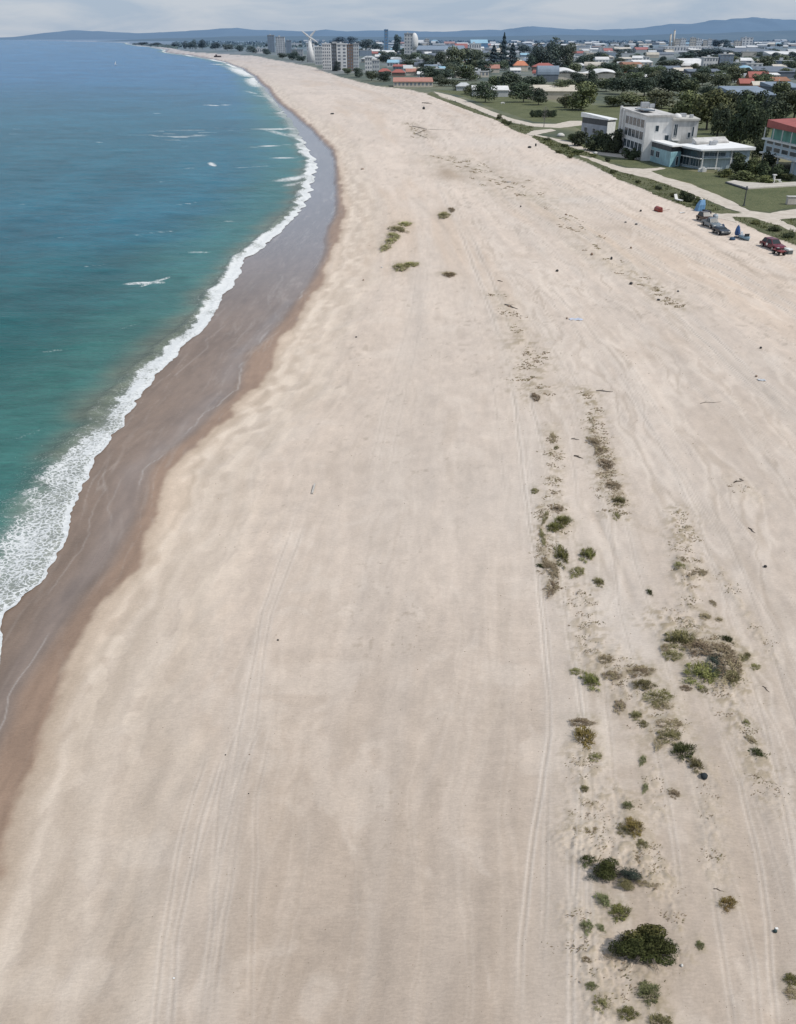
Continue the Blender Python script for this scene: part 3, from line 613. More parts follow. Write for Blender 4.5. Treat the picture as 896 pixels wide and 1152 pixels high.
flat("grass_verge", [(825, 244), (846, 245), (869, 252), (896, 262), (1000, 312), (1000, 326), (896, 276), (857, 261), (830, 249)], verge_m, .03, .5)
flat("grass_verge", [(877, 247.5), (896, 246), (1000, 247), (1000, 298), (897, 256.5)], verge_m, .03, .3)

def in_poly(x, y, P):
    c = False; n = len(P)
    for i in range(n):
        x0, y0 = P[i]; x1, y1 = P[(i + 1) % n]
        if (y0 > y) != (y1 > y) and x < (x1 - x0) * (y - y0) / (y1 - y0) + x0: c = not c
    return c
blade_m = leaf_mat((.045, .060, .020), (.155, .155, .065), far=False)
def blades(mb, x, y, z, h, n, spread, lean=.5, w=.02):
    for _ in range(n):
        a = random.random() * 6.283; r = spread * math.sqrt(random.random()); bx, by = x + r * math.cos(a), y + r * math.sin(a)
        L = h * random.uniform(.5, 1.1); d = a + random.uniform(-.9, .9); k = lean * random.uniform(.3, 1.2); ca, sa = math.cos(d), math.sin(d)
        wx, wy = -sa * w, ca * w
        p1 = (bx + ca * L * k * .4, by + sa * L * k * .4, z + L * .62); p2 = (bx + ca * L * k, by + sa * L * k, z + L * .9)
        mb.add([(bx - wx, by - wy, z - .02), (bx + wx, by + wy, z - .02), (p1[0] + wx * .8, p1[1] + wy * .8, p1[2]), (p1[0] - wx * .8, p1[1] - wy * .8, p1[2]), p2], [(0, 1, 2, 3), (3, 2, 4)])
rough_grass = MB()
VERGES = [[(486, 103.5), (515, 115), (550, 129), (600, 143), (600, 147), (590, 151), (558, 135), (516, 120)], [(600, 152), (650, 168), (668, 174), (640, 176), (606, 159)],
          [(650, 177), (695, 193), (735, 203), (778, 219), (818, 235), (798, 239), (785, 237), (744, 222), (698, 202)], [(825, 244), (869, 252), (896, 262), (1000, 312), (1000, 326), (896, 276), (857, 261)],
          [(877, 248), (896, 246), (1000, 247), (1000, 290)]]
for P in VERGES:
    xs = [a for a, b in P]; ys = [b for a, b in P]; n = 0
    while n < 420:
        x, y = random.uniform(min(xs), max(xs)), random.uniform(min(ys), max(ys)); n += .15
        if in_poly(x, y, P):
            n += .85; q = at(x, y); m = mpp(q.y); blades(rough_grass, q.x, q.y, 0.03, random.choice((.18, .25, .3, .55)), 7, .35 + m, .8, .03 + m * .12)
tag(rough_grass.build("grass", blade_m), kind="stuff")

# ------------------------------------------------------------------ plants
def cloud(nblob, leaf, count, squash=.8, seed=0, ragged=.25, lo=-.2, core=True):
    """a crown of many small leaf faces spread over uneven clumps inside a unit ball (radius 1, centre at the origin)"""
    r = random.Random(seed); mb = MB(); bl = []
    for k in range(nblob):
        a = r.uniform(0, 6.283); z = r.uniform(-.55, .75); q = r.uniform(.2, .75) * math.sqrt(max(.1, 1 - z * z * .8))
        bl.append((q * math.cos(a), q * math.sin(a), z * squash, r.uniform(.26, .5)))
    bl.append((0, 0, 0, .6))
    tot = sum(b[3] ** 2 for b in bl)
    for bx, by, bz, br in bl:
        for _ in range(int(count * br * br / tot)):
            d = Vector((r.gauss(0, 1), r.gauss(0, 1), r.gauss(0, 1) + .25)).normalized(); rr = br * (1 - ragged * r.random() ** 1.5 + ragged * .6 * r.random() ** 3)
            p = Vector((bx, by, bz)) + Vector((d.x, d.y, d.z * squash)) * rr
            nrm = (d + Vector((r.gauss(0, .5), r.gauss(0, .5), r.gauss(0, .5)))).normalized(); u = nrm.orthogonal().normalized(); v = nrm.cross(u)
            th = r.uniform(0, 6.28); u, v = u * math.cos(th) + v * math.sin(th), v * math.cos(th) - u * math.sin(th); s = leaf * r.uniform(.6, 1.3)
            mb.add([p - u * s * .5, p + v * s * .32, p + u * s * .5, p - v * s * .32], [(0, 1, 2, 3)])
    return mb
bark = paint((.075, .06, .045), .9, .3, 3)
LEAF = {'dark': leaf_mat((.028, .037, .015), (.094, .110, .045)), 'mid': leaf_mat((.050, .060, .020), (.155, .168, .060)),
        'olive': leaf_mat((.065, .070, .022), (.180, .182, .062)), 'needle': leaf_mat((.010, .018, .012), (.028, .045, .026))}
CROWN = {}
for kind in ('dark', 'mid', 'olive'):
    CROWN[kind] = [cloud(13, .13, 2600, .8, 10 + i + len(kind)).mesh("crown", LEAF[kind]) for i in range(4)]
def cone_crown(seed):
    r = random.Random(seed); mb = MB()
    for _ in range(2600):
        z = r.random() ** 1.3; a = r.uniform(0, 6.28); lay = .75 + .25 * math.sin(z * 40 + a * 2); q = (1 - z) ** .8 * lay * math.sqrt(r.uniform(.35, 1))
        p = Vector((q * math.cos(a), q * math.sin(a), z)); u = Vector((math.cos(a), math.sin(a), -.4)).normalized(); v = Vector((-math.sin(a), math.cos(a), r.uniform(-.4, .4))).normalized(); s = .09 * r.uniform(.6, 1.4)
        mb.add([p - v * s * .4, p + u * s, p + v * s * .4, p - u * s * .3], [(0, 1, 2, 3)])
    return mb
CROWN['needle'] = [cone_crown(70 + i).mesh("crown", LEAF['needle']) for i in range(2)]
tr = MB(); tr.tube([(0, 0, -.3), (.02, .01, .35), (-.02, .02, .75), (.03, 0, 1.0)], [.07, .052, .036, .02], 7)
for a in (0.3, 2.2, 4.1, 5.3): tr.tube([(0, 0, .5 + .04 * a), (.18 * math.cos(a), .18 * math.sin(a), .78), (.36 * math.cos(a), .36 * math.sin(a), .98)], [.03, .02, .01], 5)
TRUNK = tr.mesh("trunk", bark)
POOL = []                                            # (object, base phrase, category, px, py, group) -> labels are written at the end
def tree(px, py, wpx, hpx, kind, phrase, group="trees behind the beach", name=None):
    q = at(px, py); m = mpp(q.y); w, h = wpx * m * .5, hpx * m / .97
    root = empty(name or ("conifer_tree" if kind == 'needle' else "broadleaf_tree"), (q.x, q.y, 0), random.uniform(0, 6.28))
    c = link("crown", random.choice(CROWN[kind]), root); tk = link("trunk", TRUNK, root)
    if kind == 'needle': c.scale = (w, w, h * .95); c.location = (0, 0, h * .05); tk.scale = (h * .25, h * .25, h * .5)
    else: c.scale = (w * 1.12, w * 1.12, h * .60); c.location = (0, 0, h * .48); tk.scale = (h * .5, h * .5, h * .55)
    POOL.append((root, phrase, "tree", px, py, group)); return root
for px, py, w, h, k, ph in (
    (566, 76, 15, 34, 'needle', 'tall dark conifer'), (555, 78, 20, 24, 'needle', 'dark conifer'), (576, 77, 20, 25, 'needle', 'dark conifer'),
    (610, 78, 26, 26, 'dark', 'dark rounded tree'), (623, 76, 28, 30, 'dark', 'dark rounded tree'), (637, 78, 22, 24, 'mid', 'dark rounded tree'), (599, 78, 18, 16, 'dark', 'dark rounded tree'),
    (512, 82, 28, 24, 'olive', 'olive green tree'), (531, 80, 26, 24, 'mid', 'green tree'), (499, 80, 22, 18, 'mid', 'green tree'), (487, 78, 28, 15, 'mid', 'green tree'), (545, 84, 22, 14, 'dark', 'dark rounded tree'),
    (447, 60, 11, 17, 'dark', 'dark narrow tree'), (457, 66, 16, 10, 'mid', 'green tree'), (432, 70, 16, 10, 'mid', 'green tree'), (470, 70, 18, 9, 'mid', 'green tree'),
    (382, 50, 16, 7, 'dark', 'dark tree'), (398, 51, 16, 8, 'dark', 'dark tree'), (412, 56, 18, 11, 'mid', 'brownish tree'), (424, 57, 14, 9, 'dark', 'dark tree'),
    (209, 55, 8, 8, 'dark', 'dark shoreline tree'), (217, 55.5, 9, 10, 'dark', 'dark shoreline tree'), (228, 55.5, 9, 9, 'dark', 'dark shoreline tree'), (198, 53, 9, 5, 'dark', 'dark shoreline tree'), (243, 56, 12, 7, 'dark', 'dark shoreline tree'), (256, 57, 14, 7, 'mid', 'dark shoreline tree'), (270, 58, 12, 7, 'dark', 'dark shoreline tree'), (284, 60, 12, 7, 'dark', 'dark shoreline tree'), (176, 52, 14, 4, 'mid', 'low headland tree'), (162, 51, 14, 3.5, 'dark', 'low headland tree'), (330, 68, 14, 10, 'dark', 'dark tree'), (340, 70, 12, 7, 'dark', 'dark tree'), (318, 66, 12, 6, 'mid', 'green tree'), (300, 62, 12, 6, 'dark', 'dark tree'),
    (418, 91, 18, 11, 'mid', 'green bushy tree'), (432, 92, 18, 10, 'dark', 'dark bushy tree'), (404, 87, 14, 9, 'dark', 'dark bushy tree'), (391, 84, 10, 7, 'mid', 'green bushy tree'), (380, 80, 9, 10, 'dark', 'dark bushy tree'), (490, 94, 20, 9, 'mid', 'green bushy tree'), (505, 97, 22, 9, 'mid', 'green bushy tree'), (518, 101, 16, 8, 'olive', 'olive bushy tree'),
    (546, 115, 28, 19, 'dark', 'dense dark tree'), (575, 107, 34, 22, 'dark', 'dense dark tree'), (589, 115, 30, 19, 'dark', 'dense dark tree'), (601, 106, 34, 20, 'dark', 'dense dark tree'), (560, 104, 24, 18, 'mid', 'green tree'), (530, 106, 20, 11, 'mid', 'green tree'), (606, 118, 22, 16, 'dark', 'dark tree'),
    (627, 110, 30, 19, 'mid', 'green tree'), (654, 124, 44, 26, 'olive', 'broad olive green tree'), (640, 106, 26, 16, 'mid', 'green tree'), (636, 121, 20, 14, 'olive', 'olive green tree'),
    (665, 102, 15, 20, 'dark', 'dark egg shaped tree'), (650, 98, 20, 14, 'dark', 'dark tree'), (682, 103, 28, 15, 'mid', 'green tree'), (700, 106, 34, 18, 'dark', 'dark spreading tree'), (725, 108, 34, 21, 'dark', 'dark spreading tree'), (752, 107, 38, 24, 'dark', 'dark spreading tree'), (776, 108, 30, 18, 'mid', 'green tree'), (738, 98, 30, 16, 'dark', 'dark tree'),
    (795, 146, 44, 38, 'olive', 'big olive green tree'), (818, 152, 40, 36, 'mid', 'big green tree'), (772, 134, 42, 26, 'olive', 'broad olive green tree'), (744, 122, 40, 17, 'olive', 'broad olive green tree'), (712, 119, 40, 14, 'olive', 'broad olive green tree'), (690, 120, 30, 12, 'mid', 'green tree'),
    (832, 166, 42, 48, 'dark', 'big dark tree'), (850, 170, 34, 48, 'dark', 'big dark tree'), (868, 144, 40, 36, 'dark', 'big dark tree'), (893, 134, 40, 32, 'mid', 'big green tree'), (806, 158, 26, 36, 'dark', 'big dark tree'), (845, 134, 36, 32, 'dark', 'big dark tree'), (880, 116, 36, 20, 'mid', 'green tree'), (815, 125, 34, 22, 'mid', 'green tree'), (857, 182, 22, 26, 'dark', 'dark tree'), (925, 140, 50, 40, 'dark', 'big dark tree'),
    (790, 96, 26, 14, 'mid', 'green tree'), (808, 100, 24, 16, 'mid', 'green tree'), (795, 110, 22, 14, 'dark', 'dark tree'), (822, 108, 16, 12, 'olive', 'olive green tree'), (690, 84, 16, 10, 'dark', 'dark tree'), (735, 88, 22, 13, 'mid', 'green tree'), (722, 86, 20, 12, 'mid', 'green tree'), (752, 80, 26, 12, 'mid', 'green tree'), (770, 70, 26, 9, 'dark', 'dark tree'), (790, 66, 26, 9, 'dark', 'dark tree'), (812, 64, 26, 9, 'dark', 'dark tree'),
    (860, 76, 26, 11, 'olive', 'olive green tree'), (880, 74, 26, 10, 'olive', 'olive green tree'), (845, 72, 22, 8, 'mid', 'green tree'), (897, 78, 22, 9, 'olive', 'olive green tree'), (660, 72, 20, 9, 'mid', 'green tree'), (676, 68, 18, 8, 'dark', 'dark tree'), (590, 60, 20, 10, 'dark', 'dark tree'), (808, 54, 14, 9, 'dark', 'dark tree'), (818, 53, 12, 7, 'dark', 'dark tree'), (700, 62, 24, 7, 'dark', 'dark tree')):
    tree(px, py, w, h, k, ph)

# thin bare tree on the lawn, seen against the hedge
q = at(612, 143); bt = empty("bare_tree", q, .4); mb = MB()
mb.tube([(0, 0, -.2), (.1, 0, 2.2), (0, .1, 4.6), (.2, 0, 7.4)], [.16, .12, .08, .03], 7); mb.build("trunk", paint((.21, .19, .17), .9, .3, 3), bt)
mb = MB(); r = random.Random(4)
for i in range(34):
    a = r.uniform(0, 6.28); z = r.uniform(2.2, 6.8); L = r.uniform(.9, 2.0) * (1.15 - z / 9)
    e = (L * math.cos(a), L * math.sin(a), z + L * .7); mb.tube([(0.05, 0, z), (e[0] * .5, e[1] * .5, z + L * .3), e], [.045, .03, .012], 4)
    for j in range(4):
        b = a + r.uniform(-.9, .9); mb.tube([(e[0] * .6, e[1] * .6, z + L * .4), (e[0] * .6 + .7 * math.cos(b), e[1] * .6 + .7 * math.sin(b), z + L * .4 + r.uniform(.2, .7))], [.018, .008], 4)
mb.build("branch", paint((.20, .185, .165), .9, .3, 3), bt)
tag(bt, "thin leafless grey tree standing alone on the lawn beside the curving path", "tree")

# low shrubs round the houses and along the verge
SHRUB = {k: [cloud(9, .17, 1500, .8, 40 + i * 3 + len(k)).mesh("foliage", LEAF[k]) for i in range(3)] for k in ('dark', 'mid', 'olive')}
st = MB()
for a in (0, 1.1, 2.3, 3.4, 4.6, 5.5): st.tube([(0, 0, -.1), (.25 * math.cos(a), .25 * math.sin(a), .35), (.5 * math.cos(a), .5 * math.sin(a), .8)], [.04, .03, .012], 5)
STEM = st.mesh("stem", bark)
def bush(px, py, wpx, hpx, kind, phrase, group="shrubs around the beach houses"):
    q = at(px, py); m = mpp(q.y); w, h = wpx * m * .5, hpx * m / .97
    root = empty("shrub", (q.x, q.y, 0), random.uniform(0, 6.28)); c = link("foliage", random.choice(SHRUB[kind]), root)
    c.scale = (w * 1.1, w * 1.1, h * .66); c.location = (0, 0, h * .42); s_ = link("stem", STEM, root); s_.scale = (w, w, h * .7)
    POOL.append((root, phrase, "shrub", px, py, group)); return root
for a in ((652, 164, 22, 15, 'dark', 'dark shrub'), (666, 169, 22, 16, 'dark', 'dark shrub'), (682, 171, 22, 19, 'dark', 'dark shrub'), (693, 172, 18, 24, 'dark', 'tall dark shrub'), (674, 165, 14, 16, 'dark', 'dark shrub'), (704, 178, 16, 11, 'dark', 'dark shrub'), (713, 180, 14, 13, 'dark', 'dark shrub'), (720, 178, 9, 18, 'dark', 'tall dark shrub'), (644, 158, 12, 8, 'mid', 'green shrub'),
          (830, 195, 24, 20, 'dark', 'dark rounded shrub'), (845, 196, 24, 17, 'mid', 'green rounded shrub'), (859, 199, 22, 18, 'dark', 'dark rounded shrub'), (816, 199, 22, 9, 'olive', 'low olive shrub'), (838, 202, 30, 9, 'mid', 'low green shrub'), (862, 206, 24, 8, 'olive', 'low olive shrub'), (874, 200, 22, 14, 'dark', 'dark shrub'), (886, 203, 16, 8, 'mid', 'low green shrub'), (862, 190, 20, 20, 'dark', 'tall dark shrub'),
          (768, 225, 15, 10, 'dark', 'dark verge shrub'), (776, 227, 14, 10, 'dark', 'dark verge shrub'), (784, 231, 10, 9, 'mid', 'green verge shrub'), (757, 222, 9, 5, 'olive', 'small olive verge shrub'), (850, 252, 12, 4, 'olive', 'low olive verge shrub'), (872, 260, 16, 5, 'dark', 'low dark verge shrub'), (888, 267, 18, 6, 'dark', 'low dark verge shrub'),
          (562, 134, 8, 5, 'olive', 'small brownish verge shrub'), (572, 141, 9, 5, 'mid', 'small verge shrub'), (567, 139, 7, 5, 'olive', 'small brownish verge shrub'), (650, 172, 14, 4, 'mid', 'low verge shrub'), (668, 177, 10, 4, 'olive', 'low brownish verge shrub'), (683, 182, 7, 5, 'dark', 'small dark shrub'), (635, 165, 10, 3.5, 'mid', 'low verge shrub'), (616, 158, 10, 3, 'mid', 'low verge shrub'), (628, 172, 9, 3, 'olive', 'low brownish verge shrub'), (642, 178, 8, 3, 'olive', 'low brownish verge shrub'), (690, 195, 9, 4, 'mid', 'low verge shrub'), (718, 206, 9, 3.5, 'mid', 'low verge shrub'), (740, 213, 10, 4, 'dark', 'low dark verge shrub')):
    bush(*a)
hg = empty("hedge", at(611, 132), 0, "long dark clipped hedge at the back of the lawn by the bare tree", "hedge"); m = mpp(hg.location.y)
for i, k in enumerate((-12, -9, -6, -3, 0, 3, 6, 9, 12)):
    c = link("foliage", SHRUB['dark'][i % 3], hg); c.location = (k * m, 0, 3.4 * m); c.scale = (4 * m, 3 * m, 5 * m)

# ------------------------------------------------------------------ plants on the sand
dune_green = leaf_mat((.080, .082, .026), (.235, .225, .082), far=False); dune_dark = leaf_mat((.024, .029, .011), (.092, .102, .036), far=False)
dune_olive = leaf_mat((.115, .105, .045), (.265, .235, .115), far=False); dune_dry = leaf_mat((.16, .12, .072), (.34, .275, .175), far=False); dune_blue = leaf_mat((.022, .030, .024), (.075, .090, .068), far=False)
dune_rust = leaf_mat((.11, .075, .025), (.25, .18, .07), far=False); dune_pale = leaf_mat((.11, .12, .05), (.24, .24, .12), far=False); twig_m = paint((.17, .14, .115), .9, .3, 6, far=False)
def tuft_mesh(mat, seed, n=240, lean=.8):
    random.seed(seed); mb = MB(); blades(mb, 0, 0, 0, .55, n, .8, lean, .022); return mb.mesh("blade", mat)
def mat_mesh(mat, seed, n=900):
    """ragged creeping mat made of little clumps of leaves"""
    r = random.Random(seed); mb = MB(); cl = [(r.gauss(0, .46), r.gauss(0, .46), r.uniform(.08, .26)) for _ in range(18)]
    for _ in range(n):
        cx, cy, cr = r.choice(cl); x, y, z = cx + r.gauss(0, cr * .6), cy + r.gauss(0, cr * .6), abs(r.gauss(0, .22)) * (1.2 - min(1, math.hypot(cx, cy)))
        u = Vector((r.gauss(0, 1), r.gauss(0, 1), r.gauss(0, .5))).normalized(); v = u.cross(Vector((r.gauss(0, .4), r.gauss(0, .4), 1))).normalized(); s = .10 * r.uniform(.5, 1.4); p = Vector((x, y, z + .03))
        mb.add([p - u * s * .5, p + v * s * .3, p + u * s * .6, p - v * s * .3], [(0, 1, 2, 3)])
    return mb.mesh("foliage", mat)
TM = {}
for k, mt in (('green', dune_green), ('olive', dune_olive), ('brown', dune_dry), ('dark', dune_dark), ('teal', dune_blue), ('rust', dune_rust), ('pale', dune_pale), ('lime', leaf_mat((.19, .175, .075), (.36, .33, .165), far=False))):
    TM[k] = ([tuft_mesh(mt, 200 + i + len(k)) for i in range(2)], [mat_mesh(mt, 230 + i + len(k)) for i in range(3)])
random.seed(77)
WORD = {'green': 'green', 'olive': 'olive green', 'brown': 'dry brown', 'dark': 'dark green', 'teal': 'dark bluish green', 'rust': 'rusty yellow', 'pale': 'pale green', 'lime': 'light yellow green'}
for px, py, w, h, k in TUFTS:
    q = on_ground(px, py + h * .25); m = mpp(q.y); sinA = min(1, CH / math.hypot(q.y, CH)); wm = w * m
    tall = k in ('green', 'dark', 'pale', 'rust') and w < 30 or (k == 'olive' and random.random() < .35)
    root = empty("dune_shrub" if tall else "creeping_plant", q, random.uniform(-.4, .4))
    dy = h * m / max(sinA, .12)                        # length up the beach
    A, B = TM[k]
    mt_ = link("foliage", random.choice(B), root); mt_.scale = (wm * .62, dy * .62, min(wm, dy) * (.62 if tall else .36))
    if tall:
        b = link("blade", random.choice(A), root); b.scale = (wm * .55, dy * .5, min(wm, dy) * .6)
    else:
        b = link("blade", random.choice(A), root); b.scale = (wm * .6, dy * .55, min(wm, dy) * .25)
    big = 'large' if w * h > 350 else ('small' if w * h < 110 else 'medium')
    POOL.append((root, f"{big} {WORD[k]} {'clump' if tall else 'mat'}", "shrub" if tall else "creeping plant", px, py, "plants growing on the sand"))

def big_shrub(px, py, wpx, hpx, parts, label, twigs=True, seed=5):
    q = on_ground(px, py); m = mpp(q.y); root = empty("beach_shrub", q, 0); W2 = wpx * m / 2; r = random.Random(seed)
    for i, (ox, oy, sx, sy, sz, mat, nb, cnt) in enumerate(parts):
        c = cloud(nb, .10, int(cnt * 1.5), .85, seed * 10 + i, .34); o = c.build("foliage", mat, root); o.location = (ox * W2, oy * W2, sz * W2 * .55); o.scale = (sx * W2, sy * W2, sz * W2)
    mb = MB()
    for i in range(46):
        a = r.uniform(0, 6.28); L = W2 * r.uniform(.4, .95); mb.tube([(r.uniform(-.5, .5) * W2 * .5, r.uniform(-.2, .2) * W2, -.05), (L * .6 * math.cos(a), L * .45 * math.sin(a), W2 * .3), (L * math.cos(a), L * .75 * math.sin(a), W2 * r.uniform(.05, .5))], [.022, .015, .006], 5)
    mb.build("stem", twig_m, root); tag(root, label, "shrub"); return root
big_shrub(725, 1074, 78, 46, [(-.28, -.02, .68, .50, .50, dune_dark, 9, 4200), (.30, .04, .66, .52, .54, dune_dark, 9, 4200), (.05, -.12, .80, .44, .36, dune_dark, 8, 3000), (.74, -.10, .24, .34, .36, leaf_mat((.012, .025, .006), (.045, .075, .018), far=False), 5, 900), (-.05, .20, .75, .36, .60, dune_green, 8, 2600), (-.98, -.12, .34, .18, .14, dune_dry, 5, 240)],
          "largest dark green rounded shrub on the sand near the bottom of the beach", seed=6)
big_shrub(681, 985, 46, 34, [(-.1, .05, .85, .60, .52, dune_dark, 9, 3200), (.1, .25, .5, .4, .5, dune_green, 6, 1200), (-.65, -.2, .4, .3, .25, dune_blue, 5, 500)], "dark bushy shrub beside the bluish shrub, left one of the touching pair", seed=7)
big_shrub(708, 990, 34, 30, [(0, .1, .85, .6, .5, dune_blue, 8, 1700), (-.3, -.55, .8, .4, .35, dune_olive, 7, 1500), (.4, -.1, .5, .4, .3, dune_green, 5, 600)], "greyish green shrub with yellow green lower edge, right one of the touching pair", seed=8)

# dry stems and wrack
random.seed(99); db = MB(); db2 = MB()
for pl, hw, dn in DEBRIS:
    P = [at(a, b) for a, b in pl]
    for i in range(len(P) - 1):
        a, b = P[i], P[i + 1]; ym = (a.y + b.y) / 2; n = int((b - a).length * hw * dn * (17 if ym < 75 else 5.5 if ym < 120 else 1.2)) + 6; n = min(n, 900)
        nrm = Vector((-(b - a).y, (b - a).x, 0)).normalized()
        clumps = [(random.random(), random.gauss(0, .55)) for _ in range(max(3, n // 7))]
        for _ in range(n):
            tpos, off = random.choice(clumps); q = a.lerp(b, min(1, max(0, tpos + random.gauss(0, .035)))) + nrm * (off * hw + random.gauss(0, .28)); m = mpp(q.y); z = gz(q.x, q.y)
            mb = db if random.random() < .6 else db2
            for _ in range(random.choice((2, 3, 5))):
                L = min(.20, max(.055, m * 1.1)) * random.uniform(.5, 1.5); ang = random.gauss(0.35, .6); ca, sa = math.cos(ang), math.sin(ang); w = min(.06, max(.016, m * .4)) * random.uniform(.6, 1.3)
                x, y = q.x + random.gauss(0, .10), q.y + random.gauss(0, .10)
                mb.add([(x - ca * L, y - sa * L, z - .01), (x - sa * w, y + ca * w, z + w * 1.2), (x + ca * L, y + sa * L, z + .01 + random.random() * L * .35), (x + sa * w, y - ca * w, z + .005)], [(0, 1, 2), (0, 2, 3), (0, 3, 1), (1, 3, 2)])
for _ in range(1500):                                     # single stems and shell litter strewn over the open sand
    px, py = random.uniform(150, 896), random.uniform(260, 1150); q = at(px, py)
    if float(DRY(q.y)) + 3 > q.x or random.random() < (.75 if px < 560 else .3): continue
    m = mpp(q.y); z = gz(q.x, q.y); L = m * random.uniform(.4, 1.1); w = m * random.uniform(.25, .45); a = random.gauss(.3, .7); ca, sa = math.cos(a), math.sin(a)
    db.add([(q.x - ca * L, q.y - sa * L, z - .01), (q.x - sa * w, q.y + ca * w, z + w), (q.x + ca * L, q.y + sa * L, z + .01), (q.x + sa * w, q.y - ca * w, z + .005)], [(0, 1, 2), (0, 2, 3), (0, 3, 1), (1, 3, 2)])
tag(db.build("dry_stems", leaf_mat((.13, .10, .062), (.32, .25, .16), far=False)), kind="stuff")
tag(db2.build("dry_grass", leaf_mat((.11, .098, .048), (.26, .225, .12), far=False)), kind="stuff")

# ------------------------------------------------------------------ the beach houses
white = paint((.73, .72, .695), .7, .15, .35); offwhite = paint((.58, .56, .53), .75, .24, .35); greywall = paint((.36, .38, .42), .8, .16, .4); turq = paint((.33, .50, .54), .6, .22, .5)
pale_blue = paint((.47, .56, .61), .6, .16, .5); roofw = paint((.80, .80, .79), .6, .06, .3); dark_band = paint((.055, .06, .065), .6, .3, .6); red_roof = paint((.34, .085, .07), .75, .18, .6); green_wall = paint((.10, .26, .20), .7, .2, .5)
frame_m = paint((.60, .61, .62), .6, .1, 1); GL = glass_mat()
def facade_window(root, A, B, z0, z1, u0, u1, out=.03, frame=frame_m, glass=GL, name="window", bars=1):
    """a framed pane set 30 mm proud of the wall A-B (root coordinates), between shares u0..u1 of its length"""
    A, B = Vector((A[0], A[1], 0)), Vector((B[0], B[1], 0)); d = (B - A); n = Vector((d.y, -d.x, 0)).normalized(); p, q = A + d * u0, A + d * u1; e = d.normalized(); w = (q - p).length; fw = min(.09, w * .12)
    def slab(mb, a, b, c, dd, o0, o1):
        vs = []
        for o in (o0, o1):
            for (uu, zz) in ((a, c), (b, c), (b, dd), (a, dd)): v = p + e * uu + n * o; vs.append((v.x, v.y, zz))
        mb.add(vs, [(0, 1, 2, 3), (7, 6, 5, 4), (0, 4, 5, 1), (1, 5, 6, 2), (2, 6, 7, 3), (3, 7, 4, 0)])
    fr = MB(); slab(fr, 0, w, z0, z0 + fw, 0, out + .04); slab(fr, 0, w, z1 - fw, z1, 0, out + .04); slab(fr, 0, fw, z0 + fw, z1 - fw, 0, out + .04); slab(fr, w - fw, w, z0 + fw, z1 - fw, 0, out + .04)
    for k in range(1, bars): slab(fr, w * k / bars - .03, w * k / bars + .03, z0 + fw, z1 - fw, 0, out + .03)
    o = fr.build(name, frame, root); g = MB(); slab(g, fw, w - fw, z0 + fw, z1 - fw, 0, out); g.build("pane", glass, o); return o
def local(root, v): return (v.x - root.location.x, v.y - root.location.y)
def foot(root, N, L, Rr):
    n, l, r = local(root, N), local(root, L), local(root, Rr); return [n, r, (r[0] + l[0] - n[0], r[1] + l[1] - n[1]), l]
def grow(P, d):
    cx = sum(p[0] for p in P) / len(P); cy = sum(p[1] for p in P) / len(P); out = []
    for x, y in P:
        v = Vector((x - cx, y - cy)); v *= 1 + d * 1.3 / v.length; out.append((cx + v.x, cy + v.y))
    return out

# A: small grey house with a white roof
NA = at(681, 164); A = empty("beach_house", NA, 0, "small grey house with white sloping roof and dark strip windows, behind dark shrubs", "house"); LA, RA = at(653, 159), at(690, 163)
P = foot(A, NA, LA, RA); hA = upto(681, 142, NA.y).z
MB().prism(P, -.2, hA).build("wall", greywall, A)
MB().prism(grow(P, -.05), hA, hA + 1.7).build("clerestory", dark_band, A)
MB().prism(grow(P, .5), hA + 1.7, hA + 2.0, [hA + 2.1, hA + 2.0, hA + 2.6, hA + 3.1]).build("roof", roofw, A)
for u in (.12, .45, .75): facade_window(A, P[3], P[0], hA - 2.6, hA - 1.1, u, u + .13)
MB().prism([(p[0] * 1, p[1]) for p in [P[0], P[1], (P[1][0], P[1][1] + 3), (P[0][0], P[0][1] + 3)]], hA * .35, hA + 1.2).build("side_wall", white, A).location = (.05, -.25, 0)

# B: three storey white house with a window grid towards the sea and a lower wing
NB = at(722, 181); LB = Vector((at(692, 170).x + .5, at(692, 170).y, 0)); RB = upto(752, 181, NB.y); RB.z = 0
B = empty("beach_house", NB, 0, "tall white three storey house with a grid of dark windows facing the sea", "house"); P = foot(B, NB, LB, RB); hB = upto(728, 131, NB.y).z
MB().prism(P, -.2, hB).build("wall", white, B)
MB().prism(grow(P, .35), hB + .003, hB + .4, [hB + .25, hB + .55, hB + .9, hB + .8]).build("roof", offwhite, B)
MB().prism([(P[0][0] * .75 + P[3][0] * .25 + 1, P[0][1] * .75 + P[3][1] * .25), (P[0][0] * .75 + P[3][0] * .25 + 4, P[0][1] * .75 + P[3][1] * .25), (P[0][0] * .4 + P[3][0] * .6 + 4, P[0][1] * .4 + P[3][1] * .6), (P[0][0] * .4 + P[3][0] * .6 + 1, P[0][1] * .4 + P[3][1] * .6)], hB + .9, hB + 1.15).build("skylight", glass_mat((.07, .085, .1)), B)
for r_ in range(3):
    for c_ in range(5):
        z = hB * (.16 + .27 * r_) + .3; facade_window(B, P[3], P[0], z, z + hB * .19, .24 + c_ * .145, .24 + c_ * .145 + .125, bars=2)
d = Vector((P[0][0] - P[3][0], P[0][1] - P[3][1], 0)); e = d.normalized(); n = Vector((e.y, -e.x, 0))
for k, wd in ((.03, 1.1), (.16, .9)):
    c0 = Vector((P[3][0], P[3][1], 0)) + d * k; MB().prism([tuple((c0 + n * .5)[:2]), tuple((c0 + n * .5 + e * wd)[:2]), tuple((c0 - n * .02 + e * wd)[:2]), tuple((c0 - n * .02)[:2])], -.1, hB + (1.2 if k < .1 else .5)).build("pilaster", white, B)
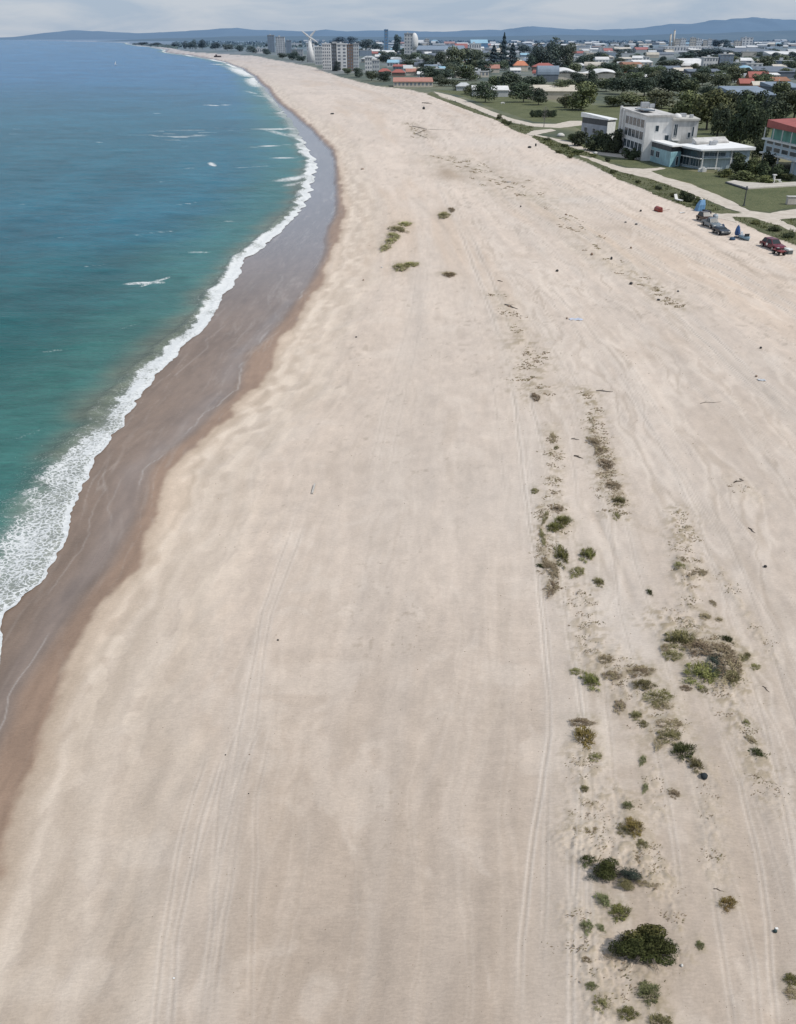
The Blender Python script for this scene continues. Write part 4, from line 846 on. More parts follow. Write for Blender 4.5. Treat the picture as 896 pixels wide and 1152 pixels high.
facade_window(B, P[0], P[1], hB - 3.8, hB - 2.2, .36, .50); facade_window(B, P[0], P[1], hB - 6.2, hB - 4.6, .74, .9)
# lower wing
NW = upto(752, 181, NB.y - .5); NW.z = 0; WG = empty("beach_house", NW, 0, "off-white two storey wing with flat roof, behind the white-roofed turquoise house", "house"); RW = upto(780, 181, NB.y - .5); w = RW.x - NW.x
hW = upto(770, 135.5, NW.y).z; P = [(0.05, 0), (w, 0), (w + 1.5, 13), (0.05, 13)]
MB().prism(P, -.2, hW).build("wall", offwhite, WG)
MB().prism(grow(P, .4), hW + .003, hW + .45).build("roof", paint((.52, .50, .45), .8, .15, .4), WG)
MB().dome(1.4, 2.0, hW + .45, 1.3, 1.3, 1.2, 12, 4).build("skylight", white, WG, True)
facade_window(WG, P[0], P[1], hW - 4.2, hW - .9, .05, .20, bars=2); facade_window(WG, P[0], P[1], hW - 4.4, hW - 2.9, .62, .74); facade_window(WG, P[0], P[1], hW - 4.0, hW - 1.5, .78, .86)
mb = MB(); mb.box(w * .02, w * .3, -1.2, 0, hW - 5, hW - 4.8); [mb.box(w * .02 + i * w * .28 / 5, w * .02 + i * w * .28 / 5 + .05, -1.2, -1.14, hW - 4.8, hW - 3.8) for i in range(6)]; mb.box(w * .02, w * .3, -1.2, -1.13, hW - 3.8, hW - 3.72); mb.build("balcony", white, WG)

def roof_box(root, x, y, z, sx, sy, sz, mat, nm="roof_unit"): bevel(MB().box(x - sx / 2, x + sx / 2, y - sy / 2, y + sy / 2, z, z + sz).build(nm, mat, root), .05)
steel = paint((.42, .43, .44), .5, .2, .8)
roof_box(B, P[0][0] + 6.2, 20, hB + .9, 1.5, 1.1, 1.0, steel); roof_box(B, P[0][0] + 4.6, 22, hB + .95, 2.2, 1.6, 1.3, steel)
MB().tube([(5.5, 14, hB + .6), (5.5, 14, hB + 3.4)], .05, 6).build("aerial", dark_band, B)
roof_box(WG, w * .6, 6, hW + .46, 1.6, 1.2, .9, steel); roof_box(WG, w * .82, 3.2, hW + .46, .9, .9, .8, steel)
# C: turquoise house in two joined blocks under white roofs
NC = at(753, 188); C1 = empty("beach_house", NC, 0, "low turquoise house block with dark strip windows under a grey-white roof edge", "house"); LC, RC = at(722, 178), at(764, 187)
P = foot(C1, NC, LC, RC); hC = upto(753, 164, NC.y).z
MB().prism(P, -.2, hC - 1.5).build("wall", turq, C1); MB().prism(grow(P, -.12), hC - 1.5, hC - .25).build("clerestory", dark_band, C1)
MB().prism(grow(P, .55), hC - .25, hC + .1).build("roof", roofw, C1)
for u in (.1, .3, .5): facade_window(C1, P[3], P[0], hC - 3.8, hC - 2.2, u, u + .13, bars=2)
MB().prism([(P[0][0] - .1, P[0][1] - .25), (P[1][0], P[1][1] - .25), (P[1][0], P[1][1] + .1), (P[0][0] - .1, P[0][1] + .1)], .05, hC - 1.7).build("panel", paint((.26, .46, .52), .45, .25, .6), C1)
facade_window(C1, (P[0][0], P[0][1] - .26), (P[1][0], P[1][1] - .26), .3, 2.5, .55, .8)
N2 = at(788, 191.5); C2 = empty("beach_house", N2, 0, "pale blue beach house under a wide bright white roof with deep shaded terrace", "house"); L2, R2 = at(762, 186), at(841, 190.5)
P = foot(C2, N2, L2, R2); h2 = upto(792, 169.5, N2.y).z
n_, r_, b_, l_ = P
def along_(a, b, k): return (a[0] + (b[0] - a[0]) * k, a[1] + (b[1] - a[1]) * k)
inner = [(n_[0] * .97 + b_[0] * .03, n_[1] + 1.6), (r_[0], r_[1] + .1), b_, (l_[0], l_[1])]
MB().prism(inner, -.2, h2).build("wall", pale_blue, C2)
MB().prism(grow(P, .9), h2, h2 + .4, [h2 + .35, h2 + .7, h2 + 1.1, h2 + .5]).build("roof", roofw, C2)
mb = MB(); mb.prism([(n_[0] + .1, n_[1]), (n_[0] + (r_[0] - n_[0]) * .62, n_[1] + (r_[1] - n_[1]) * .62), (n_[0] + (r_[0] - n_[0]) * .62, n_[1] + (r_[1] - n_[1]) * .62 + 1.5), (n_[0] + .1, n_[1] + 1.6)], 2.75, 2.95); mb.build("terrace_roof", pale_blue, C2)
for k in (.01, .31, .61): x, y = n_[0] + (r_[0] - n_[0]) * k, n_[1] + (r_[1] - n_[1]) * k; MB().box(x, x + .28, y, y + .28, -.1, h2).build("column", white, C2)
facade_window(C2, inner[0], (n_[0] + (r_[0] - n_[0]) * .6, n_[1] + (r_[1] - n_[1]) * .6 + 1.45), .3, 2.7, .04, .62, bars=4, frame=dark_band)
facade_window(C2, inner[0], inner[1], 3.1, h2 - .5, .04, .5, bars=4, frame=frame_m, glass=glass_mat((.10, .13, .15)))
facade_window(C2, inner[0], inner[1], h2 - 1.9, h2 - .5, .60, .8, bars=2); facade_window(C2, inner[0], inner[1], .8, 2.6, .66, .74); facade_window(C2, inner[0], inner[1], .8, 2.6, .78, .88)
facade_window(C2, l_, n_, h2 - 1.8, h2 - .3, .05, .95, bars=6, frame=dark_band); facade_window(C2, l_, n_, .6, 2.6, .1, .5, bars=3); facade_window(C2, l_, n_, .6, 2.6, .55, .9, bars=3)
mb = MB(); mb.box(-.4, .2, -1.2, -1.12, 0, 1.0); mb.prism([l_, n_, (n_[0] - .5, n_[1] - .6), (l_[0] - .5, l_[1] - .6)], 2.65, 2.85); mb.build("balcony", white, C2)
roof_box(C2, n_[0] + (b_[0] - n_[0]) * .45, n_[1] + (b_[1] - n_[1]) * .55, h2 + .75, 1.6, 1.2, .9, steel); roof_box(C2, n_[0] + (b_[0] - n_[0]) * .6, n_[1] + (b_[1] - n_[1]) * .75, h2 + .9, 1.0, 1.0, .7, steel)
MB().prism([along_(b_, l_, .05), along_(b_, l_, .75), (along_(b_, l_, .75)[0] + .5, along_(b_, l_, .75)[1] - 2.5), (along_(b_, l_, .05)[0] + .5, along_(b_, l_, .05)[1] - 2.5)], h2 + .8, h2 + 1.9, [h2 + 2.3, h2 + 2.1, h2 + 1.2, h2 + 1.3]).build("roof_ridge", offwhite, C2)
# rubble of white terrace furniture in front
fw_ = empty("terrace_wall", at(800, 193.5), 0, "broken white low terrace wall in front of the pale blue house", "wall")
mb = MB(); mb.box(-3.2, -1.2, -.2, .4, 0, .9); mb.box(-1.2, 2.0, -.1, .2, .75, 1.0); mb.box(1.7, 2.1, -.2, .3, 0, 1.0); mb.box(2.1, 5.4, -.5, .1, 0, .45); mb.box(-2.4, -1.8, -.6, -.2, 0, 1.25); bevel(mb.build("wall", white, fw_), .06)

# D: house with a red roof at the right edge
ND = at(925, 206); D_ = empty("beach_house", ND, 0, "white balconied house with flat red roof and green side wall", "house"); LD = at(856, 186); RD = at(990, 203)
P = foot(D_, ND, LD, RD); hD = upto(858, 143, LD.y).z
def along(a, b, k): return (a[0] + (b[0] - a[0]) * k, a[1] + (b[1] - a[1]) * k)
MB().prism(P, 3.0, hD - 3).build("wall", pale_blue, D_)
MB().prism([along(P[3], P[0], .5), P[0], P[1], along(P[2], P[1], .5)], -.2, 3.0).build("lower_wall", pale_blue, D_)
MB().prism(grow(P, -1.2), hD - 3, hD).build("upper_wall", green_wall, D_)
MB().prism(grow(P, .2), hD + .003, hD + .5, [hD + .5, hD + .5, hD + 2.2, hD + 1.8]).build("roof", red_roof, D_)
for zz in (3.0, hD - 3.0): MB().prism(grow(P, .9), zz, zz + .35).build("balcony", white, D_)
for r_ in range(2):
    for c_ in range(7):
        z = 3.9 + r_ * (hD - 6.2) * .52; facade_window(D_, P[3], P[0], z, z + (hD - 6.2) * .36, .04 + c_ * .135, .15 + c_ * .135)
for c_ in range(7): a = along(grow(P, .75)[3], grow(P, .75)[0], c_ / 7 + .02); MB().box(a[0], a[0] + .2, a[1], a[1] + .2, hD - 2.65, hD).build("column", white, D_)
for c_ in range(4): a = along(grow(P, .6)[3], grow(P, .6)[0], c_ / 4 + .05); MB().box(a[0], a[0] + .35, a[1], a[1] + .35, -.1, 3.0).build("column", white, D_)

# terrace slab, lamp posts, benches
sl = tag(MB().prism([local(A, v) for v in ()] or [tuple(at(*p)[:2]) for p in ((816, 206), (829, 210), (842, 213), (870, 211.5), (900, 209.5), (1000, 204), (1000, 200), (900, 205.5), (862, 207.5), (838, 206), (826, 204))], 0, .28).build("terrace", paint((.50, .46, .40), .85, .15, .5)), "long beige terrace slab edging the lawn below the shrubs", "terrace")
tag(MB().prism([tuple(at(*p)[:2]) for p in ((816, 206.2), (817, 205.6), (842, 213.0), (841, 214.2))], 0, .3).build("retaining_wall", dark_band), "dark short retaining wall along the left end of the beige terrace slab", "wall")
def post(px, py, top, label, arm=False):
    q = at(px, py); h = upto(px, top, q.y).z; r = empty("lamp_post", q, 0, label, "lamp post"); MB().tube([(0, 0, 0), (0, 0, .5), (0, 0, h)], [.17, .13, .09], 8).build("pole", dark_band, r)
    MB().tube([(0, 0, h), (0, 0, h + .25)], [.16, .2], 8).build("lamp_head", paint((.16, .16, .17), .5), r); MB().box(-.25, .25, -.25, .25, 0, .12).build("base", dark_band, r)
post(837, 231.5, 211, "slim dark lamp post at the lawn edge beside the sandy path")
q = at(889, 230); bx = empty("utility_cabinet", q, 0, "small beige utility cabinet on the lawn edge at the path junction", "cabinet"); bevel(MB().box(-.8, 3.4, -.5, .5, .1, 1.5).build("body", paint((.55, .50, .44), .8, .12, 1), bx), .05); MB().box(-.9, 3.5, -.6, .6, 1.5, 1.62).build("lid", offwhite, bx); MB().box(-.85, 3.45, -.55, .55, 0, .1).build("plinth", paint((.3, .28, .26), .9), bx)
def bench(px, py, label, rz=0):
    r = empty("garden_bench", at(px, py), rz, label, "bench"); mb = MB(); [mb.box(-1.1, 1.1, y, y + .13, .42, .47) for y in (-.28, -.1, .08)]; mb.build("seat", white, r)
    mb = MB(); [mb.box(-1.1, 1.1, .27, .31, z, z + .14) for z in (.55, .75)]; mb.build("backrest", white, r)
    for x in (-.9, .9): mb = MB(); mb.box(x - .05, x + .05, -.28, .3, 0, .42); mb.box(x - .05, x + .05, .31, .36, 0, .9); mb.build("leg", white, r)
bench(874, 206.5, "white garden bench on the beige terrace near the tall white pillar", .2)
pl_ = empty("pillar", at(870, 207), 0, "tall white pillar standing on the beige terrace beside the bench", "pillar"); MB().tube([(0, 0, 0), (0, 0, 1.9)], [.28, .24], 10).build("shaft", white, pl_); MB().box(-.4, .4, -.4, .4, 1.9, 2.1).build("cap", white, pl_); MB().box(-.4, .4, -.4, .4, 0, .15).build("base", white, pl_)
bench(566, 117, "yellow-white garden bench on the lawn, far from the houses", .5)
def rock(name, px, py, w, h, mat, label, cat="stone", seed=1):
    q = on_ground(px, py); m = mpp(q.y); r = random.Random(seed + int(px * 7 + py)); rings = []; n = 9
    if name == 'stone': w *= .72; h *= .62
    for k in range(6):
        a = math.pi * (k + .3) / 6 - math.pi / 2; rr = math.cos(a)
        rings.append([(w * m * .5 * rr * math.cos(6.283 * i / n) * r.uniform(.75, 1.1), w * m * .5 * rr * math.sin(6.283 * i / n) * r.uniform(.75, 1.1), h * m * .5 * (math.sin(a) + .75) * r.uniform(.9, 1.1)) for i in range(n)])
    o = MB().loft(rings).build(name, mat, None, True); o.location = q; o.rotation_euler = (0, 0, r.uniform(0, 3)); return tag(o, label, cat)
stone_w = paint((.62, .60, .56), .9, .2, 2); stone_b = paint((.30, .21, .15), .9, .25, 2); stone_d = paint((.045, .042, .04), .9, .3, 2); stone_g = paint((.19, .18, .17), .9, .3, 2)
rock("boulder", 631, 154, 9, 4.5, stone_w, "pale boulder at the top of the lawn slope by the path", "boulder"); rock("boulder", 670.5, 173.5, 6, 3, stone_w, "white boulder on the verge in front of the grey house", "boulder"); rock("boulder", 693, 161, 6, 5, offwhite, "pale boulder among dark shrubs at the foot of the tall white house", "boulder")

# ------------------------------------------------------------------ cars and gear on the sand
tyre_m = paint((.018, .018, .019), .85, .2, 8, far=False); rim_m = paint((.42, .43, .44), .35, .1, 8, far=False, metal=.8); lamp_m = paint((.75, .74, .70), .2, .05, 8, far=False); red_l = paint((.35, .02, .02), .3, .05, 8, far=False); carglass = glass_mat((.02, .026, .03))
def car(px, py, rz, colr, label, name="parked_car", pickup=False, L=4.4, Wd=1.8, Hh=1.5, spot=False):
    root = empty(name, on_ground(px, py), rz, label, "car"); pm = paint(colr, .28, .08, 1.5, far=False); hw = Wd / 2
    low = [(-L / 2, .35), (-L / 2 + .05, .75), (-L * .36, .88), (L * .22, .90), (L * .42, .80), (L / 2, .62), (L / 2, .34)]
    def side(y, k): return [(x, y, z * k if z > .5 else z) for x, z in low]
    mb = MB(); mb.loft([side(-hw * .93, .96), side(-hw, 1), side(hw, 1), side(hw * .93, .96)]); bevel(mb.build("body", pm, root), .06)
    if pickup: cab = [(-L * .10, .88), (-L * .07, Hh), (L * .10, Hh), (L * .22, .9)]
    else: cab = [(-L * .42, .86), (-L * .33, Hh * .97), (L * .06, Hh), (L * .22, .9)]
    mb = MB(); mb.loft([[(x, -hw * (.9 if z < 1 else .72), z) for x, z in cab], [(x, hw * (.9 if z < 1 else .72), z) for x, z in cab]]); bevel(mb.build("cabin", pm, root), .05)
    (x0, z0), (x1, z1), (x2, z2), (x3, z3) = cab
    def quad(a, b, c, d, nm):
        vs = [Vector(v) for v in (a, b, c, d)]; nn = (vs[1] - vs[0]).cross(vs[2] - vs[0]).normalized() * .012; ctr = sum(vs, Vector()) / 4
        q = [ctr + (v - ctr) * .86 + nn for v in vs]; q2 = [v - nn * 2 for v in q]; MB().add(q + q2, [(0, 1, 2, 3), (7, 6, 5, 4), (0, 4, 5, 1), (1, 5, 6, 2), (2, 6, 7, 3), (3, 7, 4, 0)]).build(nm, carglass, root)
    a, b = hw * .9, hw * .72
    quad((x3, -a, z3), (x3, a, z3), (x2, b, z2), (x2, -b, z2), "windscreen"); quad((x0, a, z0), (x0, -a, z0), (x1, -b, z1), (x1, b, z1), "rear_window")
    xm = (x1 + x2) / 2
    for s in (-1, 1):
        for (p, q_, u, v) in ((x0, xm - .04, x1, xm - .04), (xm + .04, x3, xm + .04, x2)):
            pts = [(p, s * a, z0), (q_, s * a, z0), (v, s * b, z1), (u, s * b, z1)]
            quad(*(pts if s < 0 else pts[::-1]), "side_window")
        for x in (-L * .30, L * .30):
            wv = MB().loft([[(x + .32 * math.cos(6.283 * i / 18), s * hw * .98 + y, .32 + .32 * math.sin(6.283 * i / 18)) for i in range(18)] for y in (-.11, .11)]).build("wheel", tyre_m, root)
            MB().loft([[(x + .2 * math.cos(6.283 * i / 14), s * (hw * .98 + .115) + y, .32 + .2 * math.sin(6.283 * i / 14)) for i in range(14)] for y in (-.01, .01)]).build("rim", rim_m, wv)
        MB().box(L / 2 - .06, L / 2 + .015, s * hw * .68 - .18, s * hw * .68 + .18, .58, .70).build("headlight", lamp_m, root)
        MB().box(-L / 2 - .02, -L / 2 + .06, s * hw * .72 - .13, s * hw * .72 + .13, .55, .74).build("tail_light", red_l, root)
    for x in (-L / 2 - .04, L / 2 - .08): MB().box(x, x + .12, -hw * .92, hw * .92, .28, .45).build("bumper", dark_band, root)
    if pickup: MB().box(-L * .47, -L * .13, -hw * .78, hw * .78, .885, .93).build("load_bed", dark_band, root)
    if spot: MB().loft([[(-.3 + .26 * math.cos(6.283 * i / 16), -hw - y, .68 + .2 * math.sin(6.283 * i / 16)) for i in range(16)] for y in (-.02, .02)]).build("door_patch", lamp_m, root)
    return root
dirc = at(884, 285) - at(858, 275); rzc = math.atan2(dirc.y, dirc.x)
car(869, 279.5, rzc, (.135, .014, .03), "maroon car with a pale round patch on its door, parked on the sand", L=5.2, Hh=1.55, spot=True)
dirc = at(808, 257) - at(788, 249); rz2 = math.atan2(dirc.y, dirc.x)
car(793, 248.5, rz2, (.05, .026, .018), "dark brown rounded car parked behind the grey pickup", L=3.9, Hh=1.6)
car(800, 255, rz2, (.16, .19, .21), "grey-blue pickup parked on the sand in front of the brown car", "pickup_truck", True, L=5.0, Hh=1.55)
car(811, 263, rz2, (.02, .028, .04), "black-blue low car parked nearest the blue folded parasol", L=3.6, Hh=1.15)

def hull(name, px, py, L, Wd, H, rz, col_, label, cat="boat", upside=False, extra=None, deck=None):
    root = empty(name, on_ground(px, py), rz, label, cat); rings = []
    for k in range(9):
        t_ = k / 8; x = (t_ - .5) * L; w = Wd / 2 * (math.sin(min(1, .35 + t_ * .0 + .65 * (1 - abs(t_ * 2 - .8) ** 2.2 / 1.5)) * 1.57)) * (1 if t_ < .8 else (1 - (t_ - .8) * 4.2)); w = max(w, .03); zr = H * (1 + .35 * max(0, t_ - .6))
        rings.append([(x, -w, zr), (x, -w * .8, zr * .35), (x, 0, 0), (x, w * .8, zr * .35), (x, w, zr)])
    if upside: rings = [[(x, y, H * 1.1 - z) for x, y, z in reversed(r_)] for r_ in rings]
    MB().loft(rings).build("hull", paint(col_, .4, .15, 1, far=False), root, True)
    if deck: MB().box(-L * .12, L * .15, -Wd * .3, Wd * .3, H * .95, H * 1.5).build("seat", paint(deck, .5, .1, 1, far=False), root); MB().box(-L * .5, -L * .42, -Wd * .14, Wd * .14, H * .7, H * 2.0).build("outboard_motor", paint(deck, .5, .1, 1, far=False), root); MB().box(L * .16, L * .2, -Wd * .34, Wd * .34, H, H * 1.9).build("windscreen", carglass, root)
    return root
hull("dinghy", 741.5, 238, 2.3, 1.15, .85, rzc + .1, (.26, .05, .035), "upturned red dinghy lying alone on the sand", upside=True)
oar = MB(); oar.tube([(-.9, 0, .05), (.3, .05, .28)], .035, 6); oar.loft([[(.3, -.02, .25), (.3, .1, .25), (.3, .1, .30), (.3, -.02, .30)], [(.8, -.06, .36), (.8, .18, .36), (.8, .18, .39), (.8, -.06, .39)]]); oo = oar.build("oar", paint((.2, .06, .04), .6, .2, 2, far=False)); oo.location = on_ground(749.5, 237.5); tag(oo, "red-brown oar lying beside the upturned red dinghy", "oar")
hull("motor_dinghy", 838, 269.5, 2.7, 1.25, .55, rzc, (.20, .30, .36), "blue-grey dinghy with white seat beside the blue folded parasol", deck=(.72, .73, .74))
hull("kayak", 796, 239.5, 3.1, .8, .42, rzc, (.022, .016, .018), "black kayak lying beside the light blue beach tent")
# light blue beach tent
q = on_ground(787, 237); tn = empty("beach_tent", q, .3, "light blue leaning beach tent at the edge of the verge", "tent"); tb = paint((.12, .27, .46), .6, .25, 1.2, far=False)
MB().loft([[(-.9, -.7, 0), (.6, -.8, 0), (.7, .6, 0), (-.7, .7, 0)], [(-.65, -.65, 1.1), (.75, -.7, 1.2), (.85, .5, 1.2), (-.5, .55, 1.1)], [(-.15, -.35, 1.9), (.75, -.35, 2.05), (.8, .3, 2.0), (-.05, .3, 1.9)]]).build("canopy", tb, tn)
MB().tube([(.3, -.1, 0), (.4, 0, 2.25)], .03, 6).build("pole", white, tn); MB().add([(.3, -.85, .02), (.95, -.75, .02), (.9, -1.3, .02)], [(0, 1, 2)]).build("flap", tb, tn)
# white lounger on the verge
q = at(763, 226.5); lg = empty("sun_lounger", q, .15 + rzc, "white sun lounger with raised back beside the dark verge shrubs", "sun lounger")
MB().box(-.7, 1.3, -.35, .35, .32, .42).build("seat", white, lg); MB().add([(-.7, -.35, .36), (-.7, .35, .36), (-1.25, .35, 1.25), (-1.25, -.35, 1.25), (-.62, -.35, .40), (-.62, .35, .40), (-1.16, .35, 1.3), (-1.16, -.35, 1.3)], [(0, 1, 2, 3), (7, 6, 5, 4), (0, 4, 5, 1), (1, 5, 6, 2), (2, 6, 7, 3), (3, 7, 4, 0)]).build("backrest", white, lg)
for x in (-.6, 1.1):
    for y in (-.3, .25): MB().box(x, x + .06, y, y + .06, 0, .32).build("leg", white, lg)
rock("boulder", 781, 224.5, 6, 3.2, paint((.60, .54, .44), .9, .2, 2), "cream boulder behind the dark verge shrubs", "boulder"); rock("boulder", 788.5, 226, 5, 4, paint((.62, .57, .50), .9, .2, 2), "cream boulder above the light blue beach tent", "boulder")
# folded blue parasol
q = on_ground(829, 267); pa = empty("parasol", q, 0, "tall dark blue folded parasol standing on the sand", "parasol"); bl = paint((.03, .09, .24), .7, .25, 1.5, far=False)
rings = [[(r_ * math.cos(6.283 * i / 12) * (1 + .18 * (i % 2)), r_ * math.sin(6.283 * i / 12) * (1 + .18 * (i % 2)), z) for i in range(12)] for z, r_ in ((.35, .30), (.7, .40), (1.3, .34), (1.8, .2), (2.05, .04))]
MB().loft(rings).build("canopy", bl, pa); MB().tube([(0, 0, -.1), (0, 0, 2.2)], .03, 6).build("pole", white, pa); MB().tube([(0, 0, 0), (0, 0, .12)], [.5, .45], 14).build("base", paint((.03, .05, .09), .7, .2, 1, far=False), pa)
bg_ = on_ground(824, 270); bagm = MB().loft([[(.55 * s * math.cos(6.283 * i / 10), .4 * s * math.sin(6.283 * i / 10), z) for i in range(10)] for z, s in ((0, .8), (.15, 1), (.35, .8), (.45, .3))]).build("beach_bag", paint((.03, .07, .13), .8, .2, 1, far=False), None, True); bagm.location = bg_; tag(bagm, "dark blue beach bag at the foot of the folded parasol", "bag")
q = on_ground(804.5, 247.5); sp = empty("water_tank", q, rz2, "pale blue-grey plastic tank standing beside the grey pickup", "tank"); MB().loft([[(.5 * s * math.cos(6.283 * i / 14), .5 * s * math.sin(6.283 * i / 14), z) for i in range(14)] for z, s in ((0, 1), (.8, 1), (1.0, .75), (1.05, .3))]).build("body", paint((.33, .38, .42), .5, .15, 1, far=False), sp, True); MB().tube([(0, 0, 1.03), (0, 0, 1.15)], .16, 10).build("lid", dark_band, sp)
bx = on_ground(813, 257); bb = MB().loft([[(.4 * s * math.cos(6.283 * i / 10), .4 * s * math.sin(6.283 * i / 10), z) for i in range(10)] for z, s in ((0, .7), (.3, 1), (.6, .7), (.8, .2))]).build("sack", paint((.03, .05, .10), .8, .2, 1, far=False), None, True); bb.location = bx; tag(bb, "small dark blue sack standing behind the low black car", "sack")
# quad bike and cooler in front of the maroon car
q = on_ground(876, 286.5); qb = empty("quad_bike", q, rzc, "small red and black quad bike in front of the maroon car", "quad bike"); qr = paint((.20, .03, .03), .4, .1, 1, far=False)
bevel(MB().box(-.95, .9, -.3, .3, .45, .75).build("body", qr, qb), .08); MB().box(-.7, .1, -.22, .22, .75, .9).build("seat", tyre_m, qb); MB().tube([(.45, -.45, 1.05), (.4, 0, 1.0), (.45, .45, 1.05)], .03, 6).build("handlebar", tyre_m, qb)
for x in (-.65, .65):
    for s in (-1, 1):
        wv = MB().loft([[(x + .3 * math.cos(6.283 * i / 14), s * .5 + y, .3 + .3 * math.sin(6.283 * i / 14)) for i in range(14)] for y in (-.14, .14)]).build("wheel", tyre_m, qb); MB().loft([[(x + .14 * math.cos(6.283 * i / 10), s * .645 + y, .3 + .14 * math.sin(6.283 * i / 10)) for i in range(10)] for y in (-.01, .01)]).build("rim", rim_m, wv)
    MB().box(x - .4, x + .4, -.62, .62, .66, .72).build("mudguard", qr, qb)
q = on_ground(887, 285.5); cb_ = empty("cool_box", q, rzc, "white and grey cool box on the sand beside the quad bike", "cool box"); bevel(MB().box(-.6, .6, -.4, .4, 0, .6).build("body", paint((.10, .12, .12), .6, .1, 1, far=False), cb_), .05); bevel(MB().box(-.65, .65, -.45, .45, .6, .8).build("lid", white, cb_), .04); MB().tube([(-.5, -.47, .5), (-.3, -.55, .62), (.3, -.55, .62), (.5, -.47, .5)], .03, 6).build("handle", white, cb_)

# small things lying about on the sand
for (px, py, w, h, mt, lab) in ((861, 638, 5.5, 5, stone_d, "small round black stone alone on the open sand beyond the tufts"), (627, 305.5, 5, 4.5, stone_d, "black stone alone mid-beach, far beyond the tyre tracks"), (638, 359, 3, 4, stone_b, "small brown stone beside the white towel"), (721, 238, 4, 4, stone_d, "dark stone left of the upturned red dinghy"), (716, 253, 5, 4, stone_g, "grey-green stone below the red dinghy"), (704, 250.5, 4, 3, stone_g, "grey stone lying left of the grey-green stone"), (710, 279.5, 3.5, 4, stone_b, "brown stone between the red dinghy and the debris line"), (688, 292, 4, 6, stone_d, "tall dark stone at the upper end of the debris line"), (710, 320, 6, 5, stone_d, "dark brown stone midway along the debris line"), (741, 338, 6, 3.5, stone_d, "flat dark stone at the lower end of the debris line"), (763, 328.5, 4, 4, stone_g, "grey stone landward of the debris line"), (666, 287, 5, 5, stone_b, "brown stone seaward of the debris line"),
        (596, 166.5, 7, 4, stone_d, "black low stone near the upper beach edge"), (603, 164.5, 3, 6, stone_d, "narrow black stone standing beside the black low stone"), (637, 242, 4, 3, stone_b, "brown stone out on the pale scuffed sand"), (586, 233, 2.5, 3.5, stone_d, "tiny dark stone among the trampled sand"), (477, 123, 5, 5, stone_d, "dark stone high up the beach below the drift log"), (374, 128.5, 7, 2.6, stone_d, "flat black rock at the top of the beach near the surf bend"), (408, 190.5, 6, 2, stone_b, "flat brown rock on the sand beside the wet bend"), (409, 315.5, 3, 2.5, stone_b, "small brown stone below the olive mat plants"), (401, 379.5, 4, 2, stone_d, "small dark flat stone on the seaward side of the sand"), (430, 301, 4, 1.6, stone_w, "white stone left of the olive mat plants"), (856, 392, 4.5, 4, stone_d, "dark stone on the far right sand"), (851, 424, 4, 4, stone_b, "brown stone beside the pale scrap on the right"),
        (313, 720.5, 3.5, 3, stone_d, "small black pebble alone in the middle of the beach"), (254, 849.5, 2.6, 2, stone_d, "tiny black pebble beside the left tyre track"), (281, 849, 2.4, 2, stone_b, "tiny brown pebble right of the left tyre track"), (280, 893, 2.2, 2, stone_d, "tiny black pebble lowest by the left tyre track"), (792, 875, 12, 11, paint((.018, .026, .030), .9, .3, 4, far=False), "dark teal-black rock at the end of the brown plants"), (872, 1048.5, 7, 7, paint((.02, .05, .05), .6, .3, 6, far=False), "dark teal stone under a white scrap"), (872, 1050, 2, 2, stone_d, ""), (767, 1087, 5, 6, stone_w, "white stone under the right edge of the largest shrub"), (573, 345, 5, 3, stone_b, "brown stone at the head of the rippled tracks"), (200, 63, 0, 0, None, "")):
    if lab: rock("stone", px, py, w, h, mt, lab)
def stick(px0, py0, px1, py1, rad, mat, label, name="driftwood", cat="driftwood"):
    a, b = on_ground(px0, py0), on_ground(px1, py1); m = mpp(a.y); d = b - a; s = Vector((-d.y, d.x, 0)) * .08
    pts = [Vector((0, 0, rad * m * .5)), d * .3 + s + Vector((0, 0, rad * m)), d * .65 - s * .6 + Vector((0, 0, rad * m)), d + Vector((0, 0, rad * m * .6))]
    mb = MB(); mb.tube(pts, [rad * m, rad * m * .9, rad * m * .7, rad * m * .3], 7); mb.tube([pts[1], pts[1] + s * 2.2 + d * .12 + Vector((0, 0, rad * m))], [rad * m * .5, rad * m * .15], 5)
    o = mb.build(name, mat, None, True); o.location = a; return tag(o, label, cat)
wood_g = paint((.20, .175, .15), .95, .35, 3, far=False); wood_d = paint((.085, .065, .05), .95, .35, 3, far=False)
for a in ((568, 343, 583, 348, .8, wood_g, "grey bent drift branch at the head of the rippled tracks"), (643, 494, 652, 495, .7, wood_g, "thin grey drift stick between the two debris rows"), (646, 513, 656, 516, .8, wood_d, "dark drift stick just below the thin grey one"), (788, 454, 812, 452, .35, wood_g, "long thin grey drift stick on open sand"), (826, 543, 836, 541, .8, wood_d, "short dark drift stick on the right sand"), (832, 539, 837, 541, .6, wood_d, "tiny dark drift stick beside the short one"), (464, 142, 482, 156, .35, wood_g, "long grey drift log high up the beach"), (475, 116, 486, 117, .5, wood_g, "grey drift branch near the top of the beach"), (671, 440, 690, 441, .7, wood_g, "grey drift stick right of the rippled tracks"), (803, 1000, 815, 1003, .5, wood_d, "thin dark stick above the rusty yellow clump"), (560, 316, 566, 317, .5, wood_d, "tiny drift stick beside the black mid-beach stone"), (842, 594, 850, 600, .6, wood_d, "small dark stick near the round black stone"), (858, 772, 866, 779, .5, wood_d, "small dark stick right of the plants")):
    stick(*a)
q = on_ground(648, 359.5); tw = MB(); nx_ = 8
vs = [((i - 4) * .2, (j - 2) * .22, .05 + .05 * math.sin(i * 1.7 + j)) for j in range(5) for i in range(9)]; tw.add(vs, [(j * 9 + i, j * 9 + i + 1, j * 9 + i + 10, j * 9 + i + 9) for j in range(4) for i in range(8)])
